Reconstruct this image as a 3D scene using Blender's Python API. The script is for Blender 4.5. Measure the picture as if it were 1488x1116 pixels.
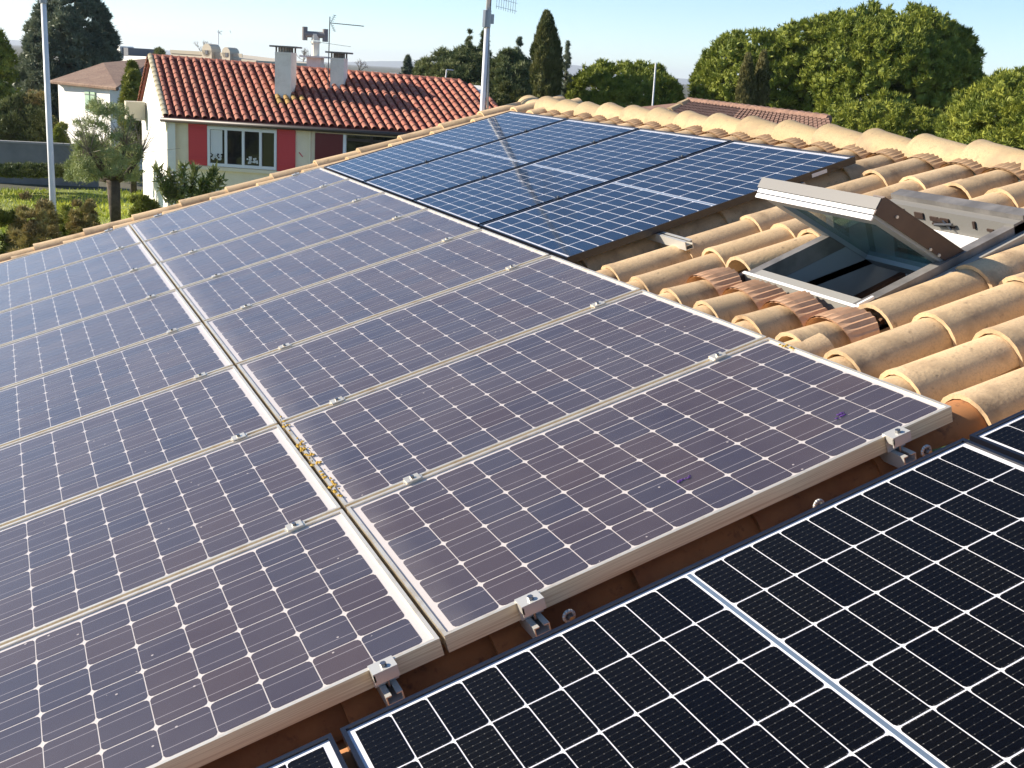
import bpy, math, random
import numpy as np
from mathutils import Matrix, Vector
random.seed(7)
rng = np.random.default_rng(11)
for o in list(bpy.data.objects): bpy.data.objects.remove(o)
sc = bpy.context.scene
col = sc.collection
R = math.radians
# ------------------------------------------------------------------ camera
F, CX, CY, PW = 1653.93, 744.0, 522.55, 1488.0
CAM = Vector((-0.86468, -2.16636, 4.4))
RT = Vector((0.913259, -0.403426, 0.056625)); UP = Vector((0.048395, 0.245453, 0.9682)); BK = Vector((-0.404496, -0.881476, 0.243685))
cd = bpy.data.cameras.new('camera'); cam = bpy.data.objects.new('camera', cd); col.objects.link(cam)
m = Matrix.Identity(4)
for i, c in enumerate((RT, UP, BK)):
    for j in range(3): m[j][i] = c[j]
m.translation = CAM
cam.matrix_world = m
cd.sensor_fit = 'HORIZONTAL'; cd.sensor_width = 36.0; cd.lens = 36.0 * F / PW
cd.shift_y = (CY - 558.0) / PW
cd.clip_start = 0.05; cd.clip_end = 30000
sc.camera = cam
# ------------------------------------------------------------------ light
SUN_AZ, SUN_EL = 146.0, 22.5
sv = Vector((math.cos(R(SUN_AZ)) * math.cos(R(SUN_EL)), math.sin(R(SUN_AZ)) * math.cos(R(SUN_EL)), math.sin(R(SUN_EL))))
sl = bpy.data.lights.new('sun', 'SUN'); sl.energy = 5.0; sl.angle = R(0.53); sl.color = (1.0, 0.89, 0.74)
so = bpy.data.objects.new('sun', sl); col.objects.link(so); so.rotation_euler = sv.to_track_quat('Z', 'Y').to_euler()
w = bpy.data.worlds.new('World'); sc.world = w; w.use_nodes = True
nt = w.node_tree; nt.nodes.clear()
sky = nt.nodes.new('ShaderNodeTexSky'); sky.sky_type = 'NISHITA'; sky.sun_disc = False
sky.sun_elevation = R(SUN_EL); sky.sun_rotation = R(90 - SUN_AZ)
sky.air_density = 0.75; sky.dust_density = 0.0; sky.ozone_density = 3.2; sky.altitude = 30
bg = nt.nodes.new('ShaderNodeBackground'); bg.inputs[1].default_value = 0.098
wo = nt.nodes.new('ShaderNodeOutputWorld')
nt.links.new(sky.outputs[0], bg.inputs[0]); nt.links.new(bg.outputs[0], wo.inputs[0])
vs = sc.view_settings
vs.view_transform = 'Standard'; vs.look = 'None'; vs.exposure = 1.0; vs.gamma = 1.0
try: vs.use_curve_mapping = False
except Exception: pass

# ------------------------------------------------------------------ frames of reference
SL = R(17.349)
cs, sn = math.cos(SL), math.sin(SL)
RZ = 3.16153
def r2w(u, v, w=0.0): return Vector((cs * u - sn * w, v, sn * u + cs * w + RZ))
def at(x, y, D):
    """world point seen at photo pixel x, y at the horizontal distance D"""
    d = RT * ((x - CX) / F) - UP * ((y - CY) / F) - BK
    return CAM + d * (D / math.hypot(d.x, d.y))
# ------------------------------------------------------------------ materials
def mat(name, color, rough=0.6, metal=0.0, noise=None, bump=0.0, bscale=40.0, rnd=0.0, coat=0.0, spec=0.5, coords='Object', detail=6.0, k=0.70):
    """noise = list of (scale, colour2, lo, hi): mixes in colour2 where a noise runs from lo to hi"""
    color = tuple(c * k for c in color); noise = [(a, tuple(c * k for c in c2), lo, hi) for a, c2, lo, hi in (noise or [])]
    M = bpy.data.materials.new(name); M.use_nodes = True
    t = M.node_tree; N = t.nodes; L = t.links
    b = N['Principled BSDF']
    b.inputs['Roughness'].default_value = rough; b.inputs['Metallic'].default_value = metal
    b.inputs['Coat Weight'].default_value = coat; b.inputs['Specular IOR Level'].default_value = spec
    tc = N.new('ShaderNodeTexCoord')
    rgb = N.new('ShaderNodeRGB'); rgb.outputs[0].default_value = (*color, 1)
    cur = rgb.outputs[0]
    oi = None
    if rnd:
        oi = N.new('ShaderNodeObjectInfo')
        va = N.new('ShaderNodeVectorMath'); va.operation = 'ADD'
        cx = N.new('ShaderNodeCombineXYZ')
        mu = N.new('ShaderNodeMath'); mu.operation = 'MULTIPLY'; mu.inputs[1].default_value = 37.0
        L.new(oi.outputs['Random'], mu.inputs[0])
        for k in range(3): L.new(mu.outputs[0], cx.inputs[k])
        L.new(tc.outputs[coords], va.inputs[0]); L.new(cx.outputs[0], va.inputs[1])
        vec = va.outputs[0]
    else: vec = tc.outputs[coords]
    for (scale, c2, lo, hi) in (noise or []):
        n = N.new('ShaderNodeTexNoise'); n.inputs['Scale'].default_value = scale; n.inputs['Detail'].default_value = detail
        n.inputs['Roughness'].default_value = 0.62
        L.new(vec, n.inputs['Vector'])
        mr = N.new('ShaderNodeMapRange'); mr.inputs[1].default_value = lo; mr.inputs[2].default_value = hi
        L.new(n.outputs[0], mr.inputs[0])
        mx = N.new('ShaderNodeMix'); mx.data_type = 'RGBA'
        L.new(mr.outputs[0], mx.inputs[0]); L.new(cur, mx.inputs[6]); mx.inputs[7].default_value = (*c2, 1)
        cur = mx.outputs[2]
    if rnd:
        hs = N.new('ShaderNodeHueSaturation')
        mr = N.new('ShaderNodeMapRange'); mr.inputs[3].default_value = 1 - rnd; mr.inputs[4].default_value = 1 + rnd
        L.new(oi.outputs['Random'], mr.inputs[0]); L.new(mr.outputs[0], hs.inputs['Value']); L.new(cur, hs.inputs['Color'])
        cur = hs.outputs[0]
    L.new(cur, b.inputs['Base Color'])
    if bump:
        n = N.new('ShaderNodeTexNoise'); n.inputs['Scale'].default_value = bscale; n.inputs['Detail'].default_value = 5
        L.new(vec, n.inputs['Vector'])
        bp = N.new('ShaderNodeBump'); bp.inputs['Strength'].default_value = bump; bp.inputs['Distance'].default_value = 0.01
        L.new(n.outputs[0], bp.inputs['Height']); L.new(bp.outputs[0], b.inputs['Normal'])
    return M
TILE = mat('sand_tile', (0.66, 0.465, 0.255), 0.85, k=.90, noise=[(3.0, (0.70, 0.50, 0.29), 0.4, 0.62), (7.0, (0.34, 0.23, 0.13), 0.50, 0.70), (34.0, (0.25, 0.17, 0.10), 0.60, 0.76), (160.0, (0.54, 0.38, 0.22), 0.45, 0.7)], bump=0.14, bscale=80, rnd=0.15)
GAP_SHADE = mat('gap_shade_tile', (0.56, 0.245, 0.085), 0.85, noise=[(6.0, (0.40, 0.165, 0.06), 0.42, 0.62), (30, (0.22, 0.10, 0.045), .57, .72)], rnd=0.1, k=0.72)  # darker, redder copy of the tile clay: warm gap shade put into colour
RIDGE = mat('ridge_tile_clay', (0.62, 0.455, 0.235), 0.85, noise=[(3.0, (0.66, 0.50, 0.275), 0.4, 0.62), (5.0, (0.40, 0.29, 0.18), 0.52, 0.74), (30.0, (0.36, 0.26, 0.16), 0.58, 0.76), (150.0, (0.5, 0.35, 0.20), 0.45, 0.7)], bump=0.12, bscale=110, rnd=0.12, k=.80)
PLEAT = mat('pleated_lead_strip', (0.56, 0.34, 0.20), 0.6, k=1, noise=[(20, (0.48, 0.28, 0.16), 0.4, 0.6)], rnd=0.05)
DECK = mat('roof_underlay', (0.16, 0.09, 0.055), 0.9, noise=[(6, (0.09, 0.05, 0.035), 0.4, 0.6)])
ALU = mat('anodised_aluminium', (0.80, 0.73, 0.60), 0.38, 0.65, k=.95, noise=[(14, (0.62, 0.50, 0.34), 0.5, 0.75)], rnd=0.03)
CLAMP = mat('clamp_aluminium', (0.78, 0.76, 0.70), 0.35, 0.35)
SIDE = mat('tile_reflection_side', (0.86, 0.72, 0.47), 0.55, 0.1, noise=[(9, (0.66, 0.50, 0.30), 0.4, 0.6)], k=1.0)  # tan of the tiles mirrored in the aluminium, put into the colour
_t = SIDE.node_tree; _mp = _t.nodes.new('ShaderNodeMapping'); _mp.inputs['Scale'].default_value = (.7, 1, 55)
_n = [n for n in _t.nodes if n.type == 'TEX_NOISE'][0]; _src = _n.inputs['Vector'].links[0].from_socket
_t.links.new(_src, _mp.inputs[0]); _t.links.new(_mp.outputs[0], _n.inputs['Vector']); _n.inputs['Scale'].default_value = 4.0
STEEL = mat('steel_bolt', (0.35, 0.35, 0.36), 0.3, 0.9)
BLACKF = mat('black_frame', (0.012, 0.014, 0.024), 0.35, 0.3, coat=0.3)
BACKW = mat('white_backsheet', (0.78, 0.77, 0.80), 0.5, k=.95)
BACKO = mat('aged_backsheet', (0.70, 0.64, 0.60), 0.6, k=.85)
UNDER = mat('panel_underside', (0.05, 0.045, 0.045), 0.7)

def cell_mat(name, base, base2, lines, line_col, dots, span, width, rough=0.5, spec=0.05):
    M = bpy.data.materials.new(name); M.use_nodes = True
    t = M.node_tree; N = t.nodes; L = t.links; b = N['Principled BSDF']
    tc = N.new('ShaderNodeTexCoord'); sp = N.new('ShaderNodeSeparateXYZ'); L.new(tc.outputs['Object'], sp.inputs[0])
    def math_(op, a, bb=None, c=None):
        n = N.new('ShaderNodeMath'); n.operation = op
        for k, x in enumerate((a, bb, c)):
            if x is None: continue
            if isinstance(x, (int, float)): n.inputs[k].default_value = x
            else: L.new(x, n.inputs[k])
        return n.outputs[0]
    mask = None
    if dots:
        # lines busbars evenly spread over the width, thin, with solder dots
        sx = math_('DIVIDE', sp.outputs[1], span / lines)
        fr = math_('FRACT', math_('ADD', sx, 100.0))
        dist = math_('ABSOLUTE', math_('SUBTRACT', fr, 0.5))
        line = math_('LESS_THAN', dist, width * lines / span * 0.5)
        line = math_('MULTIPLY', line, 0.22)
        dx = math_('FRACT', math_('ADD', math_('DIVIDE', sp.outputs[0], dots), 100.5))
        dd = math_('ABSOLUTE', math_('SUBTRACT', dx, 0.5))
        dot = math_('MULTIPLY', math_('LESS_THAN', dd, 0.07), math_('LESS_THAN', dist, width * lines / span * 1.3))
        dot = math_('MULTIPLY', dot, 0.8)
        mask = math_('MAXIMUM', line, dot)
        oj = N.new('ShaderNodeObjectInfo'); mask = math_('MULTIPLY', mask, math_('MULTIPLY_ADD', oj.outputs['Random'], 0.55, 0.45))
    else:
        for yy in lines:
            d = math_('ABSOLUTE', math_('SUBTRACT', sp.outputs[1], yy))
            l1 = math_('LESS_THAN', d, width * 0.5)
            mask = l1 if mask is None else math_('MAXIMUM', mask, l1)
        mask = math_('MULTIPLY', mask, 0.55)
    oi = N.new('ShaderNodeObjectInfo')
    m1 = N.new('ShaderNodeMix'); m1.data_type = 'RGBA'; L.new(oi.outputs['Random'], m1.inputs[0])
    m1.inputs[6].default_value = (*base, 1); m1.inputs[7].default_value = (*base2, 1)
    m2 = N.new('ShaderNodeMix'); m2.data_type = 'RGBA'; L.new(mask, m2.inputs[0]); L.new(m1.outputs[2], m2.inputs[6]); m2.inputs[7].default_value = (*line_col, 1)
    L.new(m2.outputs[2], b.inputs['Base Color']); b.inputs['Roughness'].default_value = rough; b.inputs['Specular IOR Level'].default_value = spec
    return M
CELL_OLD = cell_mat('silicon_cell_purple', (0.026, 0.024, 0.046), (0.046, 0.028, 0.036), (-0.0315, 0.0315), (0.45, 0.42, 0.44), None, 0.12, 0.0020, rough=0.55, spec=0.2)
CELL_NEW = cell_mat('silicon_cell_black', (0.0010, 0.0013, 0.0030), (0.0022, 0.0022, 0.0028), 9, (0.17, 0.165, 0.15), 0.0165, 0.16, 0.0008)
CELL_SKY = cell_mat('silicon_cell_sky_tint', (0.003, 0.014, 0.042), (0.005, 0.019, 0.05), 9, (0.12, 0.15, 0.2), 0.0165, 0.16, 0.0008)  # bluer copy of the black cells: sky reflection put into the base colour

def glass_mat(name, rough, dust, dust_col, ior=1.5, speck=0.0, tint=(1, 1, 1)):
    M = bpy.data.materials.new(name); M.use_nodes = True
    t = M.node_tree; N = t.nodes; L = t.links; N.clear()
    out = N.new('ShaderNodeOutputMaterial')
    tr = N.new('ShaderNodeBsdfTransparent'); tr.inputs[0].default_value = (*tint, 1)
    gl = N.new('ShaderNodeBsdfGlossy'); gl.inputs['Roughness'].default_value = rough
    # thin pane: the same Fresnel value from either side
    ge = N.new('ShaderNodeNewGeometry'); iv = N.new('ShaderNodeMapRange'); iv.inputs[3].default_value = ior; iv.inputs[4].default_value = 1.0 / ior
    L.new(ge.outputs['Backfacing'], iv.inputs[0])
    fr = N.new('ShaderNodeFresnel'); L.new(iv.outputs[0], fr.inputs[0])
    mx = N.new('ShaderNodeMixShader'); L.new(fr.outputs[0], mx.inputs[0]); L.new(tr.outputs[0], mx.inputs[1]); L.new(gl.outputs[0], mx.inputs[2])
    df = N.new('ShaderNodeBsdfDiffuse'); df.inputs[0].default_value = (*dust_col, 1)
    tc = N.new('ShaderNodeTexCoord')
    oi = N.new('ShaderNodeObjectInfo'); va = N.new('ShaderNodeVectorMath'); va.operation = 'ADD'
    L.new(tc.outputs['Object'], va.inputs[0])
    sc_ = N.new('ShaderNodeVectorMath'); sc_.operation = 'SCALE'; sc_.inputs[0].default_value = (13, 7, 3); L.new(oi.outputs['Random'], sc_.inputs['Scale']); L.new(sc_.outputs[0], va.inputs[1])
    n1 = N.new('ShaderNodeTexNoise'); n1.inputs['Scale'].default_value = 3.5; n1.inputs['Detail'].default_value = 8; n1.inputs['Roughness'].default_value = 0.65; L.new(va.outputs[0], n1.inputs['Vector'])
    mr = N.new('ShaderNodeMapRange'); mr.inputs[1].default_value = 0.25; mr.inputs[2].default_value = 0.8; mr.inputs[3].default_value = dust * 0.5; mr.inputs[4].default_value = dust * 1.6
    L.new(n1.outputs[0], mr.inputs[0])
    dp = N.new('ShaderNodeVectorMath'); dp.operation = 'DOT_PRODUCT'; L.new(ge.outputs['Normal'], dp.inputs[0]); L.new(ge.outputs['Incoming'], dp.inputs[1])
    ab = N.new('ShaderNodeMath'); ab.operation = 'ABSOLUTE'; L.new(dp.outputs['Value'], ab.inputs[0])
    mxx = N.new('ShaderNodeMath'); mxx.operation = 'MAXIMUM'; mxx.inputs[1].default_value = 0.06; L.new(ab.outputs[0], mxx.inputs[0])
    dv = N.new('ShaderNodeMath'); dv.operation = 'DIVIDE'; L.new(mr.outputs[0], dv.inputs[0]); L.new(mxx.outputs[0], dv.inputs[1])
    fac = dv.outputs[0]
    if speck:
        sx = N.new('ShaderNodeSeparateXYZ'); L.new(tc.outputs['Object'], sx.inputs[0])
        me1 = N.new('ShaderNodeMapRange'); me1.inputs[1].default_value = 0.01; me1.inputs[2].default_value = 0.10; me1.inputs[3].default_value = 0.17; me1.inputs[4].default_value = 0.0; L.new(sx.outputs[0], me1.inputs[0])
        n3 = N.new('ShaderNodeTexNoise'); n3.inputs['Scale'].default_value = 9.0; L.new(va.outputs[0], n3.inputs['Vector'])
        mm3 = N.new('ShaderNodeMath'); mm3.operation = 'MULTIPLY'; L.new(me1.outputs[0], mm3.inputs[0]); L.new(n3.outputs[0], mm3.inputs[1])
        ad3 = N.new('ShaderNodeMath'); ad3.operation = 'ADD'; L.new(fac, ad3.inputs[0]); L.new(mm3.outputs[0], ad3.inputs[1]); fac = ad3.outputs[0]
        vo = N.new('ShaderNodeTexVoronoi'); vo.inputs['Scale'].default_value = 26.0; L.new(va.outputs[0], vo.inputs['Vector'])
        n2 = N.new('ShaderNodeTexNoise'); n2.inputs['Scale'].default_value = 5.0; L.new(va.outputs[0], n2.inputs['Vector'])
        lt = N.new('ShaderNodeMath'); lt.operation = 'LESS_THAN'; lt.inputs[1].default_value = 0.085; L.new(vo.outputs['Distance'], lt.inputs[0])
        g = N.new('ShaderNodeMath'); g.operation = 'GREATER_THAN'; g.inputs[1].default_value = 0.60; L.new(n2.outputs[0], g.inputs[0])
        mm = N.new('ShaderNodeMath'); mm.operation = 'MULTIPLY'; L.new(lt.outputs[0], mm.inputs[0]); L.new(g.outputs[0], mm.inputs[1])
        mu = N.new('ShaderNodeMath'); mu.operation = 'MULTIPLY'; mu.inputs[1].default_value = speck; L.new(mm.outputs[0], mu.inputs[0])
        ad = N.new('ShaderNodeMath'); ad.operation = 'MAXIMUM'; L.new(fac, ad.inputs[0]); L.new(mu.outputs[0], ad.inputs[1]); fac = ad.outputs[0]
    m2 = N.new('ShaderNodeMixShader'); L.new(fac, m2.inputs[0]); L.new(mx.outputs[0], m2.inputs[1]); L.new(df.outputs[0], m2.inputs[2])
    L.new(m2.outputs[0], out.inputs[0])
    return M
GLASS_OLD = glass_mat('dusty_textured_glass', 0.22, 0.019, (0.62, 0.57, 0.56), 1.42, speck=0.55)
GLASS_NEW = glass_mat('clean_panel_glass', 0.03, 0.0006, (0.6, 0.6, 0.6), 1.20, speck=0.0)
GLASS_BLUE = glass_mat('hazed_panel_glass', 0.07, 0.0018, (0.45, 0.55, 0.65), 1.45, speck=0.0)

# ------------------------------------------------------------------ mesh helpers
class MB:
    def __init__(s): s.v = []; s.f = []
    def add(s, vs, fs):
        b = len(s.v); s.v += [tuple(x) for x in vs]; s.f += [tuple(i + b for i in f) for f in fs]; return s
    def box(s, x0, x1, y0, y1, z0, z1, M=None):
        vs = [(x, y, z) for z in (z0, z1) for y in (y0, y1) for x in (x0, x1)]
        if M is not None: vs = [tuple(M @ Vector(p)) for p in vs]
        return s.add(vs, [(0, 2, 3, 1), (4, 5, 7, 6), (0, 1, 5, 4), (2, 6, 7, 3), (0, 4, 6, 2), (1, 3, 7, 5)])
    def tube(s, p0, p1, r0, r1=None, n=8, caps=True):
        r1 = r0 if r1 is None else r1
        p0, p1 = Vector(p0), Vector(p1); d = (p1 - p0).normalized()
        a = d.orthogonal().normalized(); b = d.cross(a)
        vs = []
        for p, r in ((p0, r0), (p1, r1)):
            for k in range(n):
                t = 2 * math.pi * k / n; vs.append(tuple(p + a * (r * math.cos(t)) + b * (r * math.sin(t))))
        fs = [(k, (k + 1) % n, n + (k + 1) % n, n + k) for k in range(n)]
        if caps: fs += [tuple(range(n - 1, -1, -1)), tuple(range(n, 2 * n))]
        return s.add(vs, fs)
    def path(s, pts, rad, n=6):
        for i in range(len(pts) - 1):
            s.tube(pts[i], pts[i + 1], rad[i] if hasattr(rad, '__len__') else rad, rad[i + 1] if hasattr(rad, '__len__') else rad, n)
        return s
    def prism(s, poly, z0, z1, bottom=True):
        n = len(poly)
        vs = [(x, y, z0) for x, y in poly] + [(x, y, z1) for x, y in poly]
        fs = [(k, (k + 1) % n, n + (k + 1) % n, n + k) for k in range(n)] + [tuple(range(n, 2 * n))]
        if bottom: fs.append(tuple(range(n - 1, -1, -1)))
        return s.add(vs, fs)
    def mesh(s, name, smooth=False):
        me = bpy.data.meshes.new(name); me.from_pydata(s.v, [], s.f); me.validate()
        if smooth: me.shade_smooth()
        return me
    def build(s, name, m, parent=None, loc=(0, 0, 0), smooth=False, rot=None):
        me = s.mesh(name, smooth); me.materials.append(m)
        return link(name, me, parent, loc, rot)
def link(name, me, parent=None, loc=(0, 0, 0), rot=None):
    o = bpy.data.objects.new(name, me); col.objects.link(o); o.location = loc
    if rot: o.rotation_euler = rot
    if parent is not None: o.parent = parent
    return o
def thing(name, label, cat, loc=(0, 0, 0), rot=(0, 0, 0), group=None):
    o = bpy.data.objects.new(name, None); col.objects.link(o); o.empty_display_size = 0.1
    o.location = loc; o.rotation_euler = rot; o['label'] = label; o['category'] = cat
    if group: o['group'] = group
    return o
def tag(o, label, cat, group=None, kind=None):
    if label: o['label'] = label
    if cat: o['category'] = cat
    if group: o['group'] = group
    if kind: o['kind'] = kind
    return o
ROOFROT = (0, -SL, 0)
def roof_thing(name, label, cat, u, v, w=0.0, group=None, extra=0.0):
    return thing(name, label, cat, r2w(u, v, w), (0, -SL - extra, 0), group)

# ------------------------------------------------------------------ ground, far land
GRASS = mat('lawn_grass', (0.32, 0.40, 0.05), 0.9, noise=[(0.5, (0.30, 0.34, 0.05), 0.4, 0.6), (6, (0.05, 0.10, 0.015), 0.45, 0.7)], bump=0.9, bscale=12, coords='Object')
FIELD = mat('dry_ground', (0.12, 0.11, 0.06), 0.95, noise=[(0.02, (0.07, 0.09, 0.045), 0.4, 0.6), (0.3, (0.17, 0.14, 0.08), 0.45, 0.7)])
g = MB()
K = 24
pts = [(math.cos(2 * math.pi * k / K) * 9000, math.sin(2 * math.pi * k / K) * 9000, 0) for k in range(K)]
g.add(pts, [tuple(range(K))]); o = g.build('ground', FIELD); tag(o, None, None, kind='structure')
# lawn: a gently uneven sheet
def sheet(name, x0, x1, y0, y1, nx, ny, z, amp, m, kind='structure'):
    xs = np.linspace(x0, x1, nx); ys = np.linspace(y0, y1, ny)
    v = [(x, y, z + amp * math.sin(x * 1.3) * math.cos(y * 0.9) + amp * 0.5 * rng.random()) for y in ys for x in xs]
    f = [(j * nx + i, j * nx + i + 1, (j + 1) * nx + i + 1, (j + 1) * nx + i) for j in range(ny - 1) for i in range(nx - 1)]
    o = MB().add(v, f).build(name, m, smooth=True); tag(o, None, None, kind=kind); return o
sheet('lawn', -30, 4.5, -10, 36, 90, 110, 0.06, 0.05, GRASS)
HILL = mat('distant_hill', (0.10, 0.12, 0.08), 0.95, noise=[(0.002, (0.14, 0.15, 0.10), 0.4, 0.6)])
h = MB(); n = 90; ring = []
for k in range(n + 1):
    a = R(20 + 110 * k / n); D = 7600
    hh = 30 + 26 * math.sin(a * 7.3) + 22 * math.sin(a * 17 + 1) + 10 * math.sin(a * 41)
    ring.append((math.cos(a) * D, math.sin(a) * D, -5)); ring.append((math.cos(a) * D * 1.05, math.sin(a) * D * 1.05, max(hh, 4))); ring.append((math.cos(a) * D * 1.12, math.sin(a) * D * 1.12, -5))
fs = []
for k in range(n):
    b = 3 * k; fs += [(b, b + 3, b + 4, b + 1), (b + 1, b + 4, b + 5, b + 2)]
h.add(ring, fs); o = h.build('hills', HILL, smooth=True); tag(o, None, None, kind='structure')

# ------------------------------------------------------------------ our house: roof
V0, V1, U0, U1 = -3.7, 7.05, -2.35, 3.56
house = roof_thing('tiled_roof', 'sand coloured barrel tiled roof slope that carries all the solar panels', 'roof', 0, 0, 0)
d = MB(); d.box(U0, 1.99, V0, V1, -0.235, -0.205).box(2.70, U1, V0, V1, -0.235, -0.205).box(1.99, 2.70, V0, 0.985, -0.235, -0.205).box(1.99, 2.70, 1.585, V1, -0.235, -0.205); d.build('roof_deck', DECK, house)
WALLM = mat('rendered_wall', (0.62, 0.52, 0.38), 0.9, noise=[(2, (0.52, 0.43, 0.31), 0.4, 0.7)], bump=0.2, bscale=60)
# walls and the other slope (world axes, so undo the tilt)
Mi = Matrix.Rotation(SL, 4, 'Y') @ Matrix.Translation(-r2w(0, 0, 0))
def wbox(x0, x1, y0, y1, z0, z1): return MB().box(x0, x1, y0, y1, z0, z1, Mi)
wbox(cs * U0 + 0.35, cs * U0 + 0.6, V0 + 0.2, V1 - 0.35, 0, 2.28).build('wall', WALLM, house)
xr = cs * U1; zr = RZ + sn * U1 - 0.24
mb = MB()
def gable(y0, y1):
    xl = cs * U0 + 0.6; zl = RZ + sn * (xl / cs) - 0.26; x2 = xr + 5.2; z2 = zr - 5.2 * sn / cs
    p = [(xl, 0), (x2, 0), (x2, z2), (xr, zr - 0.03), (xl, zl)]
    vs = [tuple(Mi @ Vector((a, y0, b))) for a, b in p] + [tuple(Mi @ Vector((a, y1, b))) for a, b in p]
    n = 5
    return MB().add(vs, [tuple(range(n)), tuple(range(2 * n - 1, n - 1, -1))] + [(k, n + k, n + (k + 1) % n, (k + 1) % n) for k in range(n)])
gable(V1 - 0.6, V1 - 0.35).build('wall', WALLM, house); gable(V0 + 0.2, V0 + 0.45).build('wall', WALLM, house)
# far slope of the roof
vs = [Vector((xr + 0.02, V0, zr)), Vector((xr + 5.6, V0, zr - 5.6 * sn / cs)), Vector((xr + 5.6, V1, zr - 5.6 * sn / cs)), Vector((xr + 0.02, V1, zr))]
vs = [tuple(Mi @ p) for p in vs] + [tuple(Mi @ (p - Vector((0, 0, 0.04)))) for p in vs]
MB().add(vs, [(0, 1, 2, 3), (7, 6, 5, 4), (0, 4, 5, 1), (1, 5, 6, 2), (2, 6, 7, 3), (3, 7, 4, 0)]).build('roof_slope', TILE, house)

def barrel(L, r0, r1, h0, h1, t, n=9, lip=0.004, a0=0.0, a1=180.0, zdrop=0.0, flip=False, xs=None):
    """half-barrel tile: x along its length (0 = lower end), y across, z up"""
    st = [(0, r0 + lip, h0 + lip), (0.022, r0 + lip * 0.6, h0 + lip * 0.6), (0.04, r0, h0), (L, r1, h1)] if lip else [(0, r0, h0), (L, r1, h1)]
    m = MB(); V = []; F_ = []; ns = len(st)
    for k, (x, r, h) in enumerate(st):
        dz = zdrop * x / L
        for lay in (0, 1):
            for i in range(n + 1):
                a = R(a0 + (a1 - a0) * i / n); rr, hh = (r, h) if lay == 0 else (r - t, h - t)
                z = hh * math.sin(a)
                V.append((x, rr * math.cos(a), (-z if flip else z) - dz))
    W = n + 1
    def idx(k, lay, i): return (k * 2 + lay) * W + i
    for k in range(ns - 1):
        for i in range(n):
            q = (idx(k, 0, i), idx(k + 1, 0, i), idx(k + 1, 0, i + 1), idx(k, 0, i + 1))
            p = (idx(k, 1, i), idx(k, 1, i + 1), idx(k + 1, 1, i + 1), idx(k + 1, 1, i))
            F_ += [q[::-1], p[::-1]] if flip else [q, p]
        for i in (0, n): F_.append((idx(k, 0, i), idx(k, 1, i), idx(k + 1, 1, i), idx(k + 1, 0, i)))
    for i in range(n):
        F_.append((idx(0, 0, i), idx(0, 0, i + 1), idx(0, 1, i + 1), idx(0, 1, i)))
        F_.append((idx(ns - 1, 0, i), idx(ns - 1, 1, i), idx(ns - 1, 1, i + 1), idx(ns - 1, 0, i + 1)))
    return m.add(V, F_)
def shade_by_angle(me, ang=40):
    me.shade_smooth()
    try: me.set_sharp_from_angle(angle=R(ang))
    except Exception: pass
    return me
PITCH_V, JU, PU = 0.262, 1.63, 0.378
CREST = -0.055; HT = 0.094; BASE = CREST - HT
cov = barrel(0.47, 0.103, 0.083, HT, 0.074, 0.015); me_cov = shade_by_angle(cov.mesh('roof_tile')); me_cov.materials.append(TILE)
me_covt = me_cov.copy(); me_covt.materials.clear(); me_covt.materials.append(GAP_SHADE)
cov2 = barrel(0.47, 0.103, 0.083, HT, 0.074, 0.015); 
pan = barrel(0.44, 0.075, 0.092, 0.055, 0.068, 0.012, n=7, lip=0.0, a0=15, a1=165, flip=True); me_pan = shade_by_angle(pan.mesh('pan_tile')); me_pan.materials.append(TILE); me_pant = me_pan.copy(); me_pant.materials.clear(); me_pant.materials.append(GAP_SHADE)
def colv(k): return 0.110 + PITCH_V * k
SKY_U0, SKY_U1, SKY_V0, SKY_V1 = 1.965, 2.79, 0.94, 1.63
hidden = []   # hidden tiles joined in one stuff part
def put_cover(u, v, w=BASE, short=None, vis=True):
    if vis:
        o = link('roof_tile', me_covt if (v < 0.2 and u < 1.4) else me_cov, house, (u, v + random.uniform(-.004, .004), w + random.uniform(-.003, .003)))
        o.rotation_euler = (random.uniform(-.05, .05), random.uniform(-.008, .008), random.uniform(-.022, .022))
        if short: o.scale = (short / 0.47, 1, 1)
    else: hidden.append((0, u, v, w))
def put_pan(u, v, vis=True):
    if vis:
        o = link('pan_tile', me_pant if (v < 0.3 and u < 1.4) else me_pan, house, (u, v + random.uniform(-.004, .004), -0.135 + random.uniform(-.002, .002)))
        o.rotation_euler = (0, 0.02, random.uniform(-.01, .01))
    else: hidden.append((1, u, v, -0.135))
for k in range(-14, 25):
    v = colv(k)
    if k == 3: v = 0.852
    for j in range(-10, 5):
        u = JU + PU * j
        vis = (k in (-1, 0)) or (k >= 1 and k <= 8 and j >= -1) or (k >= 9 and j >= 4) or k == 24
        if k in (-2,) and j >= 0: vis = True
        # covers
        if j == 4:
            put_cover(3.142 - 0.02, v, short=0.30, vis=vis)
        elif k in (4, 5) and u > 1.5 and u < 2.7:
            if j == 0: put_cover(JU + random.uniform(-.01, .01), v, short=0.20)
        elif k == 3 and j == 0: put_cover(JU, v + 0.044, short=0.20)
        elif k == 6 and j == 0: put_cover(JU, v, short=0.21)
        elif k == 6 and j in (1, 2, 3): pass
        elif k == 4 and j == 3 or k == 5 and j == 3: put_cover(2.90, v, short=0.36)
        elif k == 3 and j == 1: put_cover(u - 0.06, v, short=0.50)
        else: put_cover(u + random.uniform(-.008, .008), v, vis=vis)
        pv = v + PITCH_V / 2
        if k in (3, 4, 5) and 1.5 < u < 2.7: continue
        if k == 6: pv += 0.0
        put_pan(u + 0.19, pv, vis=vis)
# column that runs along the left of the roof window, cut back by the frame
for j in (1, 2, 3): put_cover(JU + PU * j, colv(6) + 0.065)
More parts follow.
